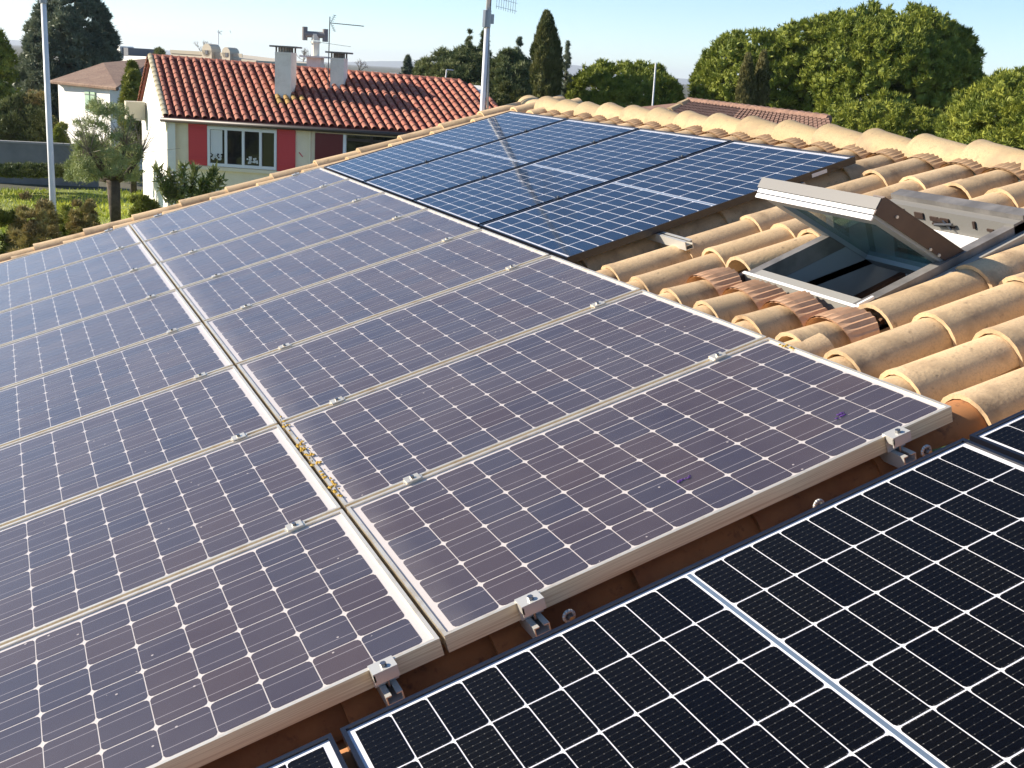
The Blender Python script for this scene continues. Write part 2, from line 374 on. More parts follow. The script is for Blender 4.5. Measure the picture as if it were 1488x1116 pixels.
# rake rows (two crests, the outer one a little higher)
for j in range(-10, 5):
    put_cover(JU + PU * j + 0.20, 6.655, -0.145); put_cover(JU + PU * j + 0.16, 6.895, -0.125)
    put_cover(JU + PU * j - 0.05, 7.135, -0.118)
# verge board under the outer tiles
MB().box(U0, U1, 7.05, 7.08, -0.42, -0.13).build('verge_board', mat('painted_board', (0.55, 0.45, 0.33), 0.8), house)
mh = MB()
for kind, u, v, w_ in hidden:
    src = cov if kind == 0 else pan
    mh.add([(x + u, y + v, z + w_) for x, y, z in src.v], src.f)
me = shade_by_angle(mh.mesh('roof_tile_field')); me.materials.append(TILE)
o = link('roof_tile_field', me, house); o['kind'] = 'stuff'
# ridge
RR = 0.13
rt = barrel(0.46, 0.110, 0.082, 0.090, 0.052, 0.014, n=12, lip=0.007)
rv = MB(); rv.v = [(y, -x, z) for x, y, z in rt.v]; rv.f = list(rt.f)
me_r = shade_by_angle(rv.mesh('ridge_tile')); me_r.materials.append(RIDGE)
vv = 7.16; i = 0
while vv > V0 + 0.2:
    o = link('ridge_tile', me_r, house, (3.56, vv, -0.100 + random.uniform(-.004, .004)))
    o.rotation_euler = (R(1.8 + random.uniform(-.8, .8)), R(7), random.uniform(-.03, .03)); o.scale = (1, 1, random.uniform(.95, 1.05))
    vv -= 0.37; i += 1
# pleated closing strips under the ridge, one hump per tile column
def pleats(nm, u0, u1, v0, hw, base, h0, h1, npl=11, parent=None, amp=0.008, m=PLEAT):
    P = npl * 2; V = []; rows = 4
    for r_ in range(rows):
        f = r_ / (rows - 1)
        u = u0 + (u1 - u0) * f; hgt = h0 + (h1 - h0) * f ** 1.3
        for i in range(P + 1):
            t = i / P; a = math.pi * t
            y = v0 + hw * math.cos(a)
            z = base + hgt * math.sin(a) ** .85 + (amp if i % 2 else -amp) * (.4 + .6 * math.sin(a)) * min(1, .15 + 3 * f)
            V.append((u + 0.012 * math.sin(a * 3 + v0 * 9) * f, y, z))
    W = P + 1
    F_ = [(r_ * W + i, (r_ + 1) * W + i, (r_ + 1) * W + i + 1, r_ * W + i + 1) for r_ in range(rows - 1) for i in range(P)]
    nV = len(V); V2 = V + [(x, y, z - 0.006) for x, y, z in V]; F2 = F_ + [tuple(q + nV for q in f[::-1]) for f in F_]
    return MB().add(V2, F2).build(nm, m, parent)
for k in range(-12, 27):
    pleats('pleated_strip', 3.395, 3.53, colv(k) if k != 3 else 0.852, 0.131, BASE, 0.084, 0.080, 13, house, amp=.004, m=mat('ridge_roll', (0.62, 0.40, 0.22), 0.7) if k == -12 else bpy.data.materials['ridge_roll'])

# ------------------------------------------------------------------ solar panels
def rrect(x0, x1, y0, y1, cL, cR, seg=1):
    """rectangle with cut corners: cL at the x0 side, cR at the x1 side"""
    p = []
    p += [(x0 + cL, y0)] if cL else [(x0, y0)]
    if cR: p += [(x1 - cR, y0), (x1 - cR * 0.3, y0 + cR * 0.3), (x1, y0 + cR), (x1, y1 - cR), (x1 - cR * 0.3, y1 - cR * 0.3), (x1 - cR, y1)]
    else: p += [(x1, y0), (x1, y1)]
    if cL: p += [(x0 + cL, y1), (x0 + cL * 0.3, y1 - cL * 0.3), (x0, y1 - cL), (x0, y0 + cL), (x0 + cL * 0.3, y0 + cL * 0.3)]
    else: p += [(x0, y1)]
    return p
KIND = {}
def panel_kind(key, L, W, H, lip, frame_m, back_m, glass_m, cell_m, nu, nv, mu0, mu1, mv0, mv1, gap, cut, mid=0.0, gapv=None):
    f = MB()
    f.box(0, L, 0, lip, -H, 0).box(0, L, W - lip, W, -H, 0).box(0, lip, lip, W - lip, -H, 0).box(L - lip, L, lip, W - lip, -H, 0)
    mf = f.mesh('frame'); mf.materials.append(frame_m)
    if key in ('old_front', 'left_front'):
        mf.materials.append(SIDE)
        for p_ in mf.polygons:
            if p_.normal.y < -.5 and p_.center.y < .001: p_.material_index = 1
    b = MB().box(lip, L - lip, lip, W - lip, -0.012, -0.0065); mb_ = b.mesh('backsheet'); mb_.materials.append(back_m)
    gl = MB().add([(lip, lip, -0.003), (L - lip, lip, -0.003), (L - lip, W - lip, -0.003), (lip, W - lip, -0.003)], [(0, 1, 2, 3)]).mesh('glass'); gl.materials.append(glass_m)
    pu = (L - mu0 - mu1 - mid) / nu; pv = (W - mv0 - mv1) / nv
    hw, hh = (pu - gap) / 2, (pv - (gapv or gap)) / 2
    def cm(cl, cr):
        me_ = MB().prism(rrect(-hw, hw, -hh, hh, cl, cr), -0.0003, 0.0003, False).mesh('solar_cell'); me_.materials.append(cell_m); return me_
    if mid: ca, cb = cm(0, cut), cm(cut, 0)
    else: ca = cb = cm(cut, cut)
    rib = None
    if mid:
        rib = MB().box(mu0 + nu / 2 * pu + mid * 0.22, mu0 + nu / 2 * pu + mid * 0.78, mv0, W - mv1, -0.0064, -0.0056).mesh('ribbon'); rib.materials.append(RIBBON)
    KIND[key] = (mf, mb_, gl, ca, cb, nu, nv, mu0, mv0, pu, pv, mid, rib, (L, W, H))
RIBBON = mat('tinned_ribbon', (0.36, 0.47, 0.58), 0.35, 0.6)
panel_kind('old', 1.489, 0.808, 0.046, 0.010, ALU, BACKO, GLASS_OLD, CELL_OLD, 12, 6, 0.031, 0.020, 0.020, 0.024, 0.0030, 0.0115, 0.0, 0.0046)
panel_kind('left', 1.489, 0.808, 0.046, 0.010, ALU, BACKO, GLASS_OLD, CELL_OLD, 12, 6, 0.020, 0.031, 0.020, 0.024, 0.0030, 0.0115, 0.0, 0.0046)
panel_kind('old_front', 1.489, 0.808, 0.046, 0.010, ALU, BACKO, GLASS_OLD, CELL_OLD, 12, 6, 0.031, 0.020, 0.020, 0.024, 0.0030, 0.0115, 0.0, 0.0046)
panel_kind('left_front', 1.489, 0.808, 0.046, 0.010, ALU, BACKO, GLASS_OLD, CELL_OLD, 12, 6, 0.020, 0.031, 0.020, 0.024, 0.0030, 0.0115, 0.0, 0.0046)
panel_kind('black', 1.701, 1.058, 0.035, 0.010, BLACKF, BACKW, GLASS_NEW, CELL_NEW, 20, 6, 0.024, 0.024, 0.024, 0.021, 0.0030, 0.009, 0.018, 0.0048)
panel_kind('blue', 1.628, 1.040, 0.035, 0.008, BLACKF, BACKW, GLASS_BLUE, CELL_SKY, 20, 6, 0.024, 0.030, 0.024, 0.024, 0.0054, 0.010, 0.020, 0.0085)
def panel(key, u, v, w, label, group, dw=0.0, tv=0.0):
    mf, mb_, gl, ca, cb, nu, nv, mu0, mv0, pu, pv, mid, rib, dim = KIND[key]
    p = thing('solar_panel', label, 'solar panel', r2w(u, v, w + dw), (0, -SL, 0), group)
    p.rotation_euler = (tv, -SL, 0)
    link('frame', mf, p); link('backsheet', mb_, p)
    if rib: link('ribbon', rib, p)
    for j in range(nv):
        for i in range(nu):
            x = mu0 + (i + 0.5) * pu + (mid if i >= nu / 2 else 0)
            link('solar_cell', ca if i < nu / 2 else cb, p, (x, mv0 + (j + 0.5) * pv, -0.0060))
    link('glass', gl, p)
    return p
LBR = ['old panel with two purple droppings, its brown edge over the open gap', 'old panel behind the one with purple droppings, in the right column', 'third old panel from the front in the right column, ending at a tile end',
       'old panel whose upper end meets the near corner of the nearest blue panel', 'old panel ending along the lower edge of the nearest blue panel, fifth from the front', 'old panel ending along the second blue panel, sixth from the front',
       'old panel ending along the third blue panel, seventh from the front', 'right column old panel touching the pale rake tiles, farthest back']
LBL = ['nearest one, brown edge over the gap at bottom left', 'second from the front, cut off by the left edge', 'third from the front, cut off by the left edge', 'fourth from the front, cut off by the left edge',
       'fifth from the front, cut off by the left edge', 'sixth from the front, cut off by the left edge', 'seventh from the front, just before the farthest', 'farthest back and touching the rake tiles']
for r_ in range(8):
    v = 0.004 + 0.828 * r_ - (0.006 if r_ else 0)
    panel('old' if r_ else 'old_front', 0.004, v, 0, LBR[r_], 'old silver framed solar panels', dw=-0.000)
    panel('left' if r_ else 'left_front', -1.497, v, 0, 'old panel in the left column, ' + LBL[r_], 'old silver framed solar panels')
for i, (u, lb) in enumerate(((-0.289, 'large black panel at the bottom, its whole upper edge and blue grey ribbon in view'), (-2.010, 'black panel whose corner just shows at the bottom left of the big black one'), (1.432, 'black panel at the right edge, just below the nearest barrel tiles'))):
    panel('black', u, -0.118 - 1.058, -0.02, lb, 'black framed panels in the foreground')
for i, lb in enumerate(('nearest blue panel, its dark edge beside the open roof window', 'second blue panel from the front, between the nearest and third', 'third blue panel from the front, with the pale streak reflection crossing it', 'farthest blue panel, below the ridge corner with the mast')):
    panel('blue', 1.515, 2.345 + 1.064 * i, 0.0, lb, 'blue panels under the ridge')
# sticker on the edge of the nearest blue panel
bp_ = [o for o in bpy.data.objects if o.get('label', '').startswith('nearest blue')][0]
MB().box(1.36, 1.45, -0.0022, 0.0, -0.030, -0.012).build('sticker', mat('white_sticker', (0.8, 0.8, 0.8), 0.6), bp_)

# ------------------------------------------------------------------ rails and clamps
def rail(u, v0, v1, wt, label, group, mids=(), ends=(), m=CLAMP, lid=0.03, wc=0.0, black=False):
    t = roof_thing('mounting_rail', label, 'mounting rail', u, v0, wt - 0.04, group)
    b = MB(); L = v1 - v0
    # C-profile: two webs, floor and lips
    b.box(-0.02, -0.017, 0, L, 0, 0.04).box(0.017, 0.02, 0, L, 0, 0.04).box(-0.017, 0.017, 0, L, 0, 0.003).box(-0.017, -0.006, 0, L, 0.037, 0.04).box(0.006, 0.017, 0, L, 0.037, 0.04).box(-0.017, 0.017, 0, L, 0.018, 0.020)
    b.build('rail', m, t)
    zt = wc - (wt - 0.04)
    CM = BLACKF if black else CLAMP; hw_ = 0.012 if black else 0.023
    for v in mids:
        c = MB().box(-hw_, hw_, v - v0 - 0.020, v - v0 + 0.020, zt + 0.001, zt + 0.005).box(-0.03, 0.03, v - v0 - 0.007, v - v0 + 0.007, zt - 0.04, zt + 0.001)
        c = c.build('clamp', BLACKF if black else ALU, t)
        MB().tube((0, v - v0, zt + 0.005), (0, v - v0, zt + 0.012), 0.0065, n=6).build('bolt', STEEL, c)
    for v, sgn in ends:
        y0, y1 = (v - v0 + 0.010, v - v0 - 0.032) if sgn < 0 else (v - v0 - 0.010, v - v0 + 0.032)
        a, bb = min(y0, y1), max(y0, y1)
        c = MB().box(-0.029, 0.029, a, bb, zt + 0.001, zt + 0.005)
        ye = y1; c.box(-0.029, 0.029, min(ye, ye - sgn * 0.004), max(ye, ye - sgn * 0.004), zt - 0.024, zt + 0.001)
        ym = v - v0 + sgn * 0.003
        c.box(-0.029, -0.025, min(ym, ye), max(ym, ye), zt - 0.016, zt + 0.001)
        c.box(-0.029, 0.029, min(ym, ym + sgn * 0.003), max(ym, ym + sgn * 0.003), zt - 0.046, zt + 0.001)
        c = c.build('clamp', CM, t)
        ymid = (a + bb) / 2 + sgn * 0.004
        MB().tube((0.002, ymid, zt + 0.005), (0.002, ymid, zt + 0.013), 0.0075, n=6).tube((0.002, ymid, zt - 0.05), (0.002, ymid, zt + 0.005), 0.004, n=6).build('bolt', STEEL, c)
    return t
seams = [0.004 + 0.828 * r_ - 0.006 - 0.007 for r_ in range(1, 8)]
for u, lb in ((-0.150, 'aluminium rail under the left old panels, its end clamp just left of the column seam'), (0.216, 'aluminium rail under the right old panels, its end clamp just right of the column seam'), (1.296, 'aluminium rail whose end clamp sits nearest the barrel tiles'), (-1.28, 'aluminium rail under the left column of old panels, outside the photo')):
    rail(u, -0.05, 6.62, -0.047, lb, 'rails under the old panels', seams, ((0.004, -1), (6.605, 1)))
for u, lb in ((2.00, 'silver rail sticking out from under the dark edge of the nearest blue panel'), (2.80, 'silver rail under the upper half of the blue panels')):
    v0 = 2.10 if u < 2.5 else 2.33
    rail(u, v0, 6.6, -0.036, lb, 'rails under the blue panels', [2.345 + 1.064 * i - 0.012 for i in (1, 2, 3)], black=True, lid=0.03)
for u, lb in ((0.16, 'rail under the left half of the foreground black panel'), (1.02, 'rail under the right half of the foreground black panel')):
    t = rail(u, -1.25, -0.15, -0.056, lb, 'rails under the black panels')
# hanger bolts in the gap: washer ring with nut
for u, v, lb in ((0.285, -0.052, 'steel ring bolt beside the middle end clamp in the gap between panels'), (0.985, -0.072, 'steel ring bolt standing alone above the black panel edge'), (1.345, -0.055, 'steel ring bolt under the end clamp nearest the barrel tiles')):
    t = roof_thing('ring_bolt', lb, 'bolt', u, v, -0.075, 'steel bolts in the gap between panels')
    b = MB(); K2 = 12
    pts = [(0.013 * math.cos(2 * math.pi * k / K2), 0.006 * math.sin(4 * math.pi * k / K2) * 0, 0.022 + 0.013 * math.sin(2 * math.pi * k / K2)) for k in range(K2 + 1)]
    b.path(pts, 0.0045, 6); b.build('ring', CLAMP, t, smooth=True)
    MB().tube((0, 0.008, 0.022), (0, -0.016, 0.022), 0.007, n=6).tube((0, 0, -0.06), (0, 0, 0.008), 0.005, n=6).build('shank', STEEL, t)
# cable in the gap
b = MB(); b.path([r2w(1.36, -0.04, -0.07), r2w(1.44, -0.075, -0.06), r2w(1.52, -0.06, -0.085), r2w(1.60, -0.09, -0.09)], 0.003, 6)
tag(b.build('earth_cable', mat('green_cable', (0.10, 0.22, 0.05), 0.5)), 'thin green cable lying in the dark gap by the nearest tiles', 'cable')

# lichen, rust coloured moss along the column seam and stains
LICH = mat('yellow_lichen', (0.55, 0.33, 0.03), 0.9)
b = MB()
for _ in range(70):
    tt = rng.random(); vv_ = [1.15, 1.35, 1.02, 1.28, 1.62, 0.93][rng.integers(0, 6)] + rng.normal() * 0.05
    uu = 0.012 + rng.normal() * 0.007; s_ = 0.0025 + 0.005 * rng.random()
    poly = [(uu + s_ * math.cos(a) * (0.6 + 0.7 * rng.random()), vv_ + s_ * 1.3 * math.sin(a) * (0.6 + 0.7 * rng.random())) for a in np.linspace(0, 5.4, 6)]
    b.add([tuple(r2w(x, y, 0.001)) for x, y in poly] + [tuple(r2w(uu, vv_, 0.0045))], [(i_, (i_ + 1) % 6, 6) for i_ in range(6)])
for _ in range(8):
    uu, vv_ = 1.478 + rng.normal() * 0.004, 0.70 + rng.normal() * 0.02; s_ = 0.006
    poly = [(uu + s_ * math.cos(a), vv_ + s_ * math.sin(a)) for a in np.linspace(0, 5.4, 6)]
    b.add([tuple(r2w(x, y, 0.001)) for x, y in poly] + [tuple(r2w(uu, vv_, 0.005))], [(i_, (i_ + 1) % 6, 6) for i_ in range(6)])
tag(b.build('lichen', LICH), 'yellow lichen flecks growing on the seam between the two old columns', 'lichen', kind='stuff')
STAIN = mat('purple_stain', (0.10, 0.03, 0.22), 0.6)
for q, (uu, vv_, lb) in enumerate(((0.786, 0.213, 'purple bird dropping in the middle of the nearest right panel'), (1.267, 0.19, 'purple bird dropping near the right end clamp of the nearest panel'))):
    b = MB()
    for _ in range(7):
        du, dv = rng.normal() * 0.016, rng.normal() * 0.005; s_ = 0.002 + 0.004 * rng.random()
        poly = [(s_ * math.cos(a) * 1.6, s_ * math.sin(a)) for a in np.linspace(0, 5.4, 6)]
        b.add([(x + du, y + dv, 0) for x, y in poly] + [(du, dv, 0.0025)], [(i_, (i_ + 1) % 6, 6) for i_ in range(6)])
    o = b.build('bird_dropping', STAIN); o.location = r2w(uu, vv_, -0.0025); o.rotation_euler = (0, -SL, 0); tag(o, lb, 'bird dropping', 'purple bird droppings')

# ------------------------------------------------------------------ roof window
TILT = math.atan2(0.075, 0.825)
rw = roof_thing('roof_window', 'grey centre pivot roof window tilted wide open among the barrel tiles', 'roof window', SKY_U0, SKY_V0, -0.085, extra=TILT)
GREY = mat('grey_window_cover', (0.17, 0.16, 0.15), 0.5, 0.1, noise=[(5, (0.31, 0.29, 0.27), 0.4, 0.6)])
PALE = mat('pale_flashing', (0.50, 0.48, 0.43), 0.5, 0.2)
DARKM = mat('dark_bronze_cover', (0.085, 0.055, 0.045), 0.45, 0.2, noise=[(8, (0.12, 0.08, 0.06), 0.4, 0.7)])
WHITEP = mat('white_upvc', (0.82, 0.81, 0.80), 0.4, k=1)
BLUEG = mat('inner_frame_grey', (0.36, 0.42, 0.47), 0.5)
LW, WW = 0.825, 0.69
b = MB()
b.box(0, LW, 0, 0.045, -0.075, 0).box(0, LW, WW - 0.045, WW, -0.075, 0)
b.build('frame_cover', GREY, rw)
MB().box(0, 0.05, 0.045, WW - 0.045, -0.075, 0.0).box(-0.008, 0, 0, WW, -0.05, -0.004).build('bottom_rail', PALE, rw)
MB().box(-0.012, 0.0, -0.004, WW + 0.004, 0.001, 0.006).box(-0.0, 0.07, 0.0, 0.010, 0.001, 0.012).build('edge_trim', WHITEP, rw)
MB().box(LW - 0.045, LW + 0.012, -0.008, WW + 0.008, 0.011, 0.030).build('top_cover', GREY, rw)
MB().box(LW - 0.085, LW + 0.03, 0.0, WW, -0.075, 0.010).build('top_rail', mat('pale_inner', (0.26, 0.25, 0.23), 0.6), rw)
b = MB()
for y in (0.10, 0.19, 0.33, 0.36, 0.39, 0.47, 0.58): b.box(LW - 0.092, LW - 0.086, y, y + random.uniform(.01, .05), -0.035, -0.025 + random.uniform(0, .02))
b.box(LW - 0.094, LW - 0.087, 0.30, 0.42, -0.05, -0.042)
b.build('vent_latch', DARKM, rw)
b = MB().tube((LW - 0.10, 0.30, -0.03), (LW - 0.10, 0.40, -0.045), 0.006).tube((LW - 0.10, 0.35, -0.02), (LW - 0.10, 0.31, -0.055), 0.004); b.build('latch_hook', STEEL, rw)
# lining: reveals down into the room
b = MB(); b.box(0.05, LW - 0.09, 0.028, 0.045, -0.30, -0.076).box(0.05, LW - 0.09, WW - 0.045, WW - 0.028, -0.30, -0.076)
b.build('side_lining', BLUEG, rw)
MB().box(LW - 0.10, LW - 0.086, 0.045, WW - 0.045, -0.20, -0.076).box(0.05, 0.06, 0.045, WW - 0.045, -0.30, -0.076).build('upper_lining', WHITEP, rw)
WOODB = mat('brown_timber', (0.16, 0.065, 0.03), 0.6, noise=[(12, (0.10, 0.04, 0.02), 0.4, 0.6)])
MB().box(LW - 0.115, LW - 0.086, 0.0, WW, -0.235, -0.20).box(0.0, LW, WW - 0.075, WW - 0.045, -0.34, -0.30).build('trimmer', WOODB, rw)
MB().box(LW - 0.110, LW - 0.086, 0.0, WW, -0.42, -0.236).build('lower_lining', WHITEP, rw)
# room below: its darkness put into the near-black colours
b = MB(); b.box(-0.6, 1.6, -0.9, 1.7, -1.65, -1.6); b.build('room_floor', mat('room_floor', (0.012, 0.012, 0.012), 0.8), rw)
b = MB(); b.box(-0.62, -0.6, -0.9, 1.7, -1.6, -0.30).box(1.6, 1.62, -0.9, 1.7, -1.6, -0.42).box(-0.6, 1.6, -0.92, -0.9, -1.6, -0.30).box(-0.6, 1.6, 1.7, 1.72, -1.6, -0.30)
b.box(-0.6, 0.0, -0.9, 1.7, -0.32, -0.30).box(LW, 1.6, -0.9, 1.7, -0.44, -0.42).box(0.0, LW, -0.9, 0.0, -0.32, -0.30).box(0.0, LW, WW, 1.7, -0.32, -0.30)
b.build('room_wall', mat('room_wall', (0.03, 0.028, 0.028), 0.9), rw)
# flashing skirt
b = MB(); b.box(-0.075, -0.009, -0.03, WW + 0.05, -0.055, -0.046).box(-0.075, LW, -0.035, -0.003, -0.085, -0.03).box(0.0, LW, WW + 0.003, WW + 0.05, -0.085, -0.04)
b.build('flashing', PALE, rw)
b = MB().box(-0.03, 0.02, WW + 0.003, WW + 0.03, -0.045, -0.005); b.build('corner_bracket', DARKM, rw)
# sash turned about its middle
piv = 0.470; SA = R(48)
sash = thing('window_sash_pivot', 'x', 'x'); 
del sash['label']; del sash['category']
sash.name = 'sash'; sash.parent = rw; sash.location = (piv, 0.021, 0.004); sash.rotation_euler = (0, SA, 0)
SLn = 0.425; SW = WW - 0.006; TH = 0.055
sx0, sx1 = -SLn, LW - piv - 0.10
b = MB()
b.box(sx0, sx0 + 0.07, 0.001, SW - 0.001, 0.006, 0.014).box(sx0 - 0.010, sx0, -0.006, SW + 0.006, -0.028, 0.016)
b.build('lower_cover', mat('grey_sash_cover', (0.125, 0.118, 0.11), .5, k=1), sash)
b = MB(); b.box(sx0 - 0.004, sx0 + 0.002, 0.0, SW, -0.046, -0.030).box(sx0 - 0.002, sx0 + 0.004, 0.0, SW, -0.068, -0.051)
b.build('drip_bar', WHITEP, sash); MB().box(sx0 - 0.001, sx0 + 0.0015, 0.0, SW, -0.051, -0.046).build('gap_strip', BLACKF, sash)  # dark strip put in to draw the gap between the white bars
MB().box(sx0 + 0.002, sx0 + 0.085, 0.004, SW - 0.004, -TH, 0.0055).box(sx1 - 0.08, sx1, 0.004, SW - 0.004, -TH, 0.0055).build('sash_rail', BLUEG, sash)
MB().box(sx0 + 0.0855, sx1 - 0.0805, 0.004, 0.066, -TH, -0.001).box(sx0 + 0.0855, sx1 - 0.0805, SW - 0.066, SW - 0.004, -TH, -0.001).build('sash_stile', BLUEG, sash)
st = MB().box(sx0 - 0.006, sx1, -0.008, 0.0, -TH + 0.012, 0.020).box(sx0, sx1, -0.008, 0.05, 0.0205, 0.026).box(sx0, sx1, SW, SW + 0.008, -TH + 0.012, 0.020).build('side_cover', DARKM, sash)
b = MB()
for x in (sx0 + 0.09, sx0 + 0.30, sx0 + 0.35, sx0 + 0.41): b.tube((x, -0.008, -0.010 - 0.03 * (x > sx0 + 0.2)), (x, -0.013, -0.010 - 0.03 * (x > sx0 + 0.2)), 0.006, n=8)
b.build('screw', CLAMP, sash)
PANE = glass_mat('window_glass', 0.01, 0.02, (0.5, 0.6, 0.58), 1.5, tint=(0.50, 0.70, 0.66))
MB().box(sx0 + 0.086, sx1 - 0.081, 0.0665, SW - 0.0665, -0.036, -0.028).build('pane', PANE, sash)
# pleated aprons between the tiles and the flashing
for vv_ in (0.896, colv(4), colv(5), colv(6)):
    pleats('pleated_apron', 1.785, 1.915, vv_, 0.131, BASE, 0.099, 0.088, 13, house, amp=.0042)
b = MB(); b.box(1.90, 1.925, 0.80, 1.72, -0.155, -0.130); b.build('apron_edge', PALE, house)
# bit of debris under the open tile
b = MB()
for _ in range(14):
    p = Vector((1.93 + rng.random() * 0.06, 0.87 + rng.normal() * 0.02, -0.135 + rng.random() * 0.02)); b.box(-.008, .008, -.006, .006, -.005, .005, Matrix.Translation(r2w(*p)) @ Matrix.Rotation(rng.random() * 6, 4, 'Z') @ Matrix.Rotation(rng.random() * 3, 4, 'X'))
tag(b.build('debris', mat('leaf_litter', (0.16, 0.08, 0.04), 0.95)), 'brown leaf litter caught in the open tile end beside the roof window', 'leaf litter', kind='stuff')

# ------------------------------------------------------------------ mast and poles
GALV = mat('galvanised_steel', (0.80, 0.80, 0.79), 0.5, 0.0, noise=[(3, (0.70, 0.71, 0.72), 0.4, 0.6)], k=.95)
m0 = Vector((3.02, 7.26, 3.55)); top = 4.6
mast = thing('aerial_mast', 'tall galvanised aerial mast standing behind the ridge corner, with grid reflector on top', 'mast', m0)
MB().tube((0, 0, -1.6), (0.02, 0, 1.35), 0.021, n=12).tube((0.02, 0, 1.33), (0.06, 0.0, top), 0.018, n=12).build('pole', GALV, mast, smooth=True)
MB().tube((0.01, -0.01, 1.22), (0.012, -0.01, 1.36), 0.036, n=12).box(0.03, 0.07, -0.03, 0.0, 1.25, 1.33).build('bracket', STEEL, mast)
MB().tube((0.10, 0.03, 0.0), (0.035, 0.0, 1.28), 0.009, n=6).tube((0.045, 0.0, 0.0), (0.045, 0.0, 1.6), 0.005, n=5).build('stay', STEEL, mast)
b = MB()
for k in range(9):
    x = 0.09 + 0.022 * k; zb = 1.73 - 0.1 * k / 9
    b.tube((x, -0.02, 1.38 - 0.004 * k), (x + 0.02, -0.02, 1.94), 0.0022, n=4)
for k in range(9): b.tube((0.085, -0.02, 1.40 + 0.065 * k), (0.285, -0.02, 1.37 + 0.065 * k), 0.0022, n=4)
b.tube((0.03, 0, 1.62), (0.19, -0.02, 1.46), 0.006, n=5)
b.build('grid_reflector', STEEL, mast)
pb = at(79.5, 352, 18.0); pt = at(62, -20, 18.0)
pole = thing('street_lamp_pole', 'slim pale metal pole rising behind the roof edge on the far left', 'pole', (pb.x, pb.y, 0))
dx = Vector((pt.x - pb.x, pt.y - pb.y, 0)) / (pt.z - pb.z)
b = MB(); b.tube(-dx * pb.z, dx * (5.4 - pb.z) + Vector((0, 0, 5.4)), 0.050, 0.036, n=14); b.build('shaft', GALV, pole, smooth=True)
b = MB(); tp = dx * (5.05 - pb.z) + Vector((0, 0, 5.05)); b.tube(tp, tp + Vector((-0.16, 0.05, 0.17)), 0.02, n=8).tube(tp - Vector((0, 0, 0.07)), tp + Vector((0, 0, 0.05)), 0.055, n=12); b.build('arm', STEEL, pole)

# ------------------------------------------------------------------ neighbour house with red roof
def lin(a, b, t): return a + (b - a) * t
HA = R(-29.0); C1 = Vector((2.85, 26.59, 0))
nh = thing('red_roofed_house', 'cream house with red barrel tile roof and dark red shutters beyond the panels', 'house', C1, (0, 0, HA))
REDT = mat('red_roof_tile', (0.50, 0.155, 0.10), 0.85, noise=[(4, (0.58, 0.25, 0.155), 0.4, 0.62), (10, (0.30, 0.10, 0.07), 0.55, 0.75)], rnd=0.14)
REDP = mat('red_roof_channel', (0.24, 0.06, 0.04), 0.9)
CREAM = mat('cream_render', (0.90, 0.80, 0.60), 0.9, noise=[(3, (0.84, 0.73, 0.53), 0.4, 0.7)], bump=0.15, bscale=50, k=1.0)
WHITEW = mat('white_render', (0.82, 0.80, 0.74), 0.9, noise=[(2, (0.76, 0.73, 0.66), 0.45, 0.7)], k=1.0)
SHUT = mat('red_shutter_paint', (0.62, 0.05, 0.06), 0.5, k=1)
PVC = mat('white_window_frame', (0.85, 0.85, 0.86), 0.4, k=1)
WGL = mat('dark_window_glass', (0.02, 0.022, 0.025), 0.08, coat=0.6)
CURT = mat('white_curtain', (0.75, 0.75, 0.75), 0.9, k=1)
GUT = mat('zinc_gutter', (0.10, 0.085, 0.08), 0.5, 0.3)
gx, gy = -0.469, 0.883
def hp(a, b, z): return (a + gx * b, gy * b, z)
EZ, RZL, RZR, BH = 2.93, 4.30, 4.12, 3.19
EL, RL = 9.0, 8.3
def roofpt(a, q, off=0.0):
    z = lin(EZ, lin(RZL, RZR, a / RL), q)
    return Vector(hp(a, BH * q, z + off))
# walls: a slab house body of five faces each with thickness
b = MB()
wo_ = 0.16
fw = [(wo_, 0), (EL - 0.2, 0)]
b.add([hp(0.05, wo_, 0), hp(EL - .1, wo_, 0), hp(EL - .1, wo_ + .2, 0), hp(0.05, wo_ + .2, 0), hp(0.05, wo_, EZ - .04), hp(EL - .1, wo_, EZ - .04), hp(EL - .1, wo_ + .2, EZ - .04), hp(0.05, wo_ + .2, EZ - .04)],
      [(0, 1, 5, 4), (2, 3, 7, 6), (4, 5, 6, 7), (0, 4, 7, 3), (1, 2, 6, 5)])
b.build('front_wall', CREAM, nh)
for a0 in (0.045, EL - 0.5):
    b = MB(); zr_ = lin(RZL, RZR, a0 / RL) - 0.07
    P = [(0.03, 0), (6.3, 0), (6.3, EZ - .05), (BH, zr_), (0.03, EZ - .05)]
    vs = [hp(a0, q, z) for q, z in P] + [hp(a0 + 0.2, q, z) for q, z in P]
    b.add(vs, [tuple(range(4, -1, -1)), tuple(range(5, 10))] + [(k, (k + 1) % 5, 5 + (k + 1) % 5, 5 + k) for k in range(5)])
    b.build('gable_wall', WHITEW, nh)
MB().add([hp(0.3, 6.1, 0), hp(EL - .5, 6.1, 0), hp(EL - .5, 6.3, 0), hp(.3, 6.3, 0), hp(0.3, 6.1, 2.85), hp(EL - .5, 6.1, 2.85), hp(EL - .5, 6.3, 2.85), hp(.3, 6.3, 2.85)], [(0, 1, 5, 4), (2, 3, 7, 6), (4, 5, 6, 7), (0, 4, 7, 3), (1, 2, 6, 5)]).build('rear_wall', WHITEW, nh)
b = MB()
q = [roofpt(-0.03, -0.01), roofpt(EL, -0.01), roofpt(RL, 1), roofpt(-0.03, 1)]
b.add([tuple(p) for p in q] + [tuple(p - Vector((0, 0, 0.06))) for p in q], [(0, 1, 2, 3), (7, 6, 5, 4), (0, 4, 5, 1), (1, 5, 6, 2), (3, 7, 4, 0)])
q = [roofpt(-0.03, 1), roofpt(RL, 1), Vector(hp(EL, 6.45, EZ - .05)), Vector(hp(-0.03, 6.45, EZ - .05))]
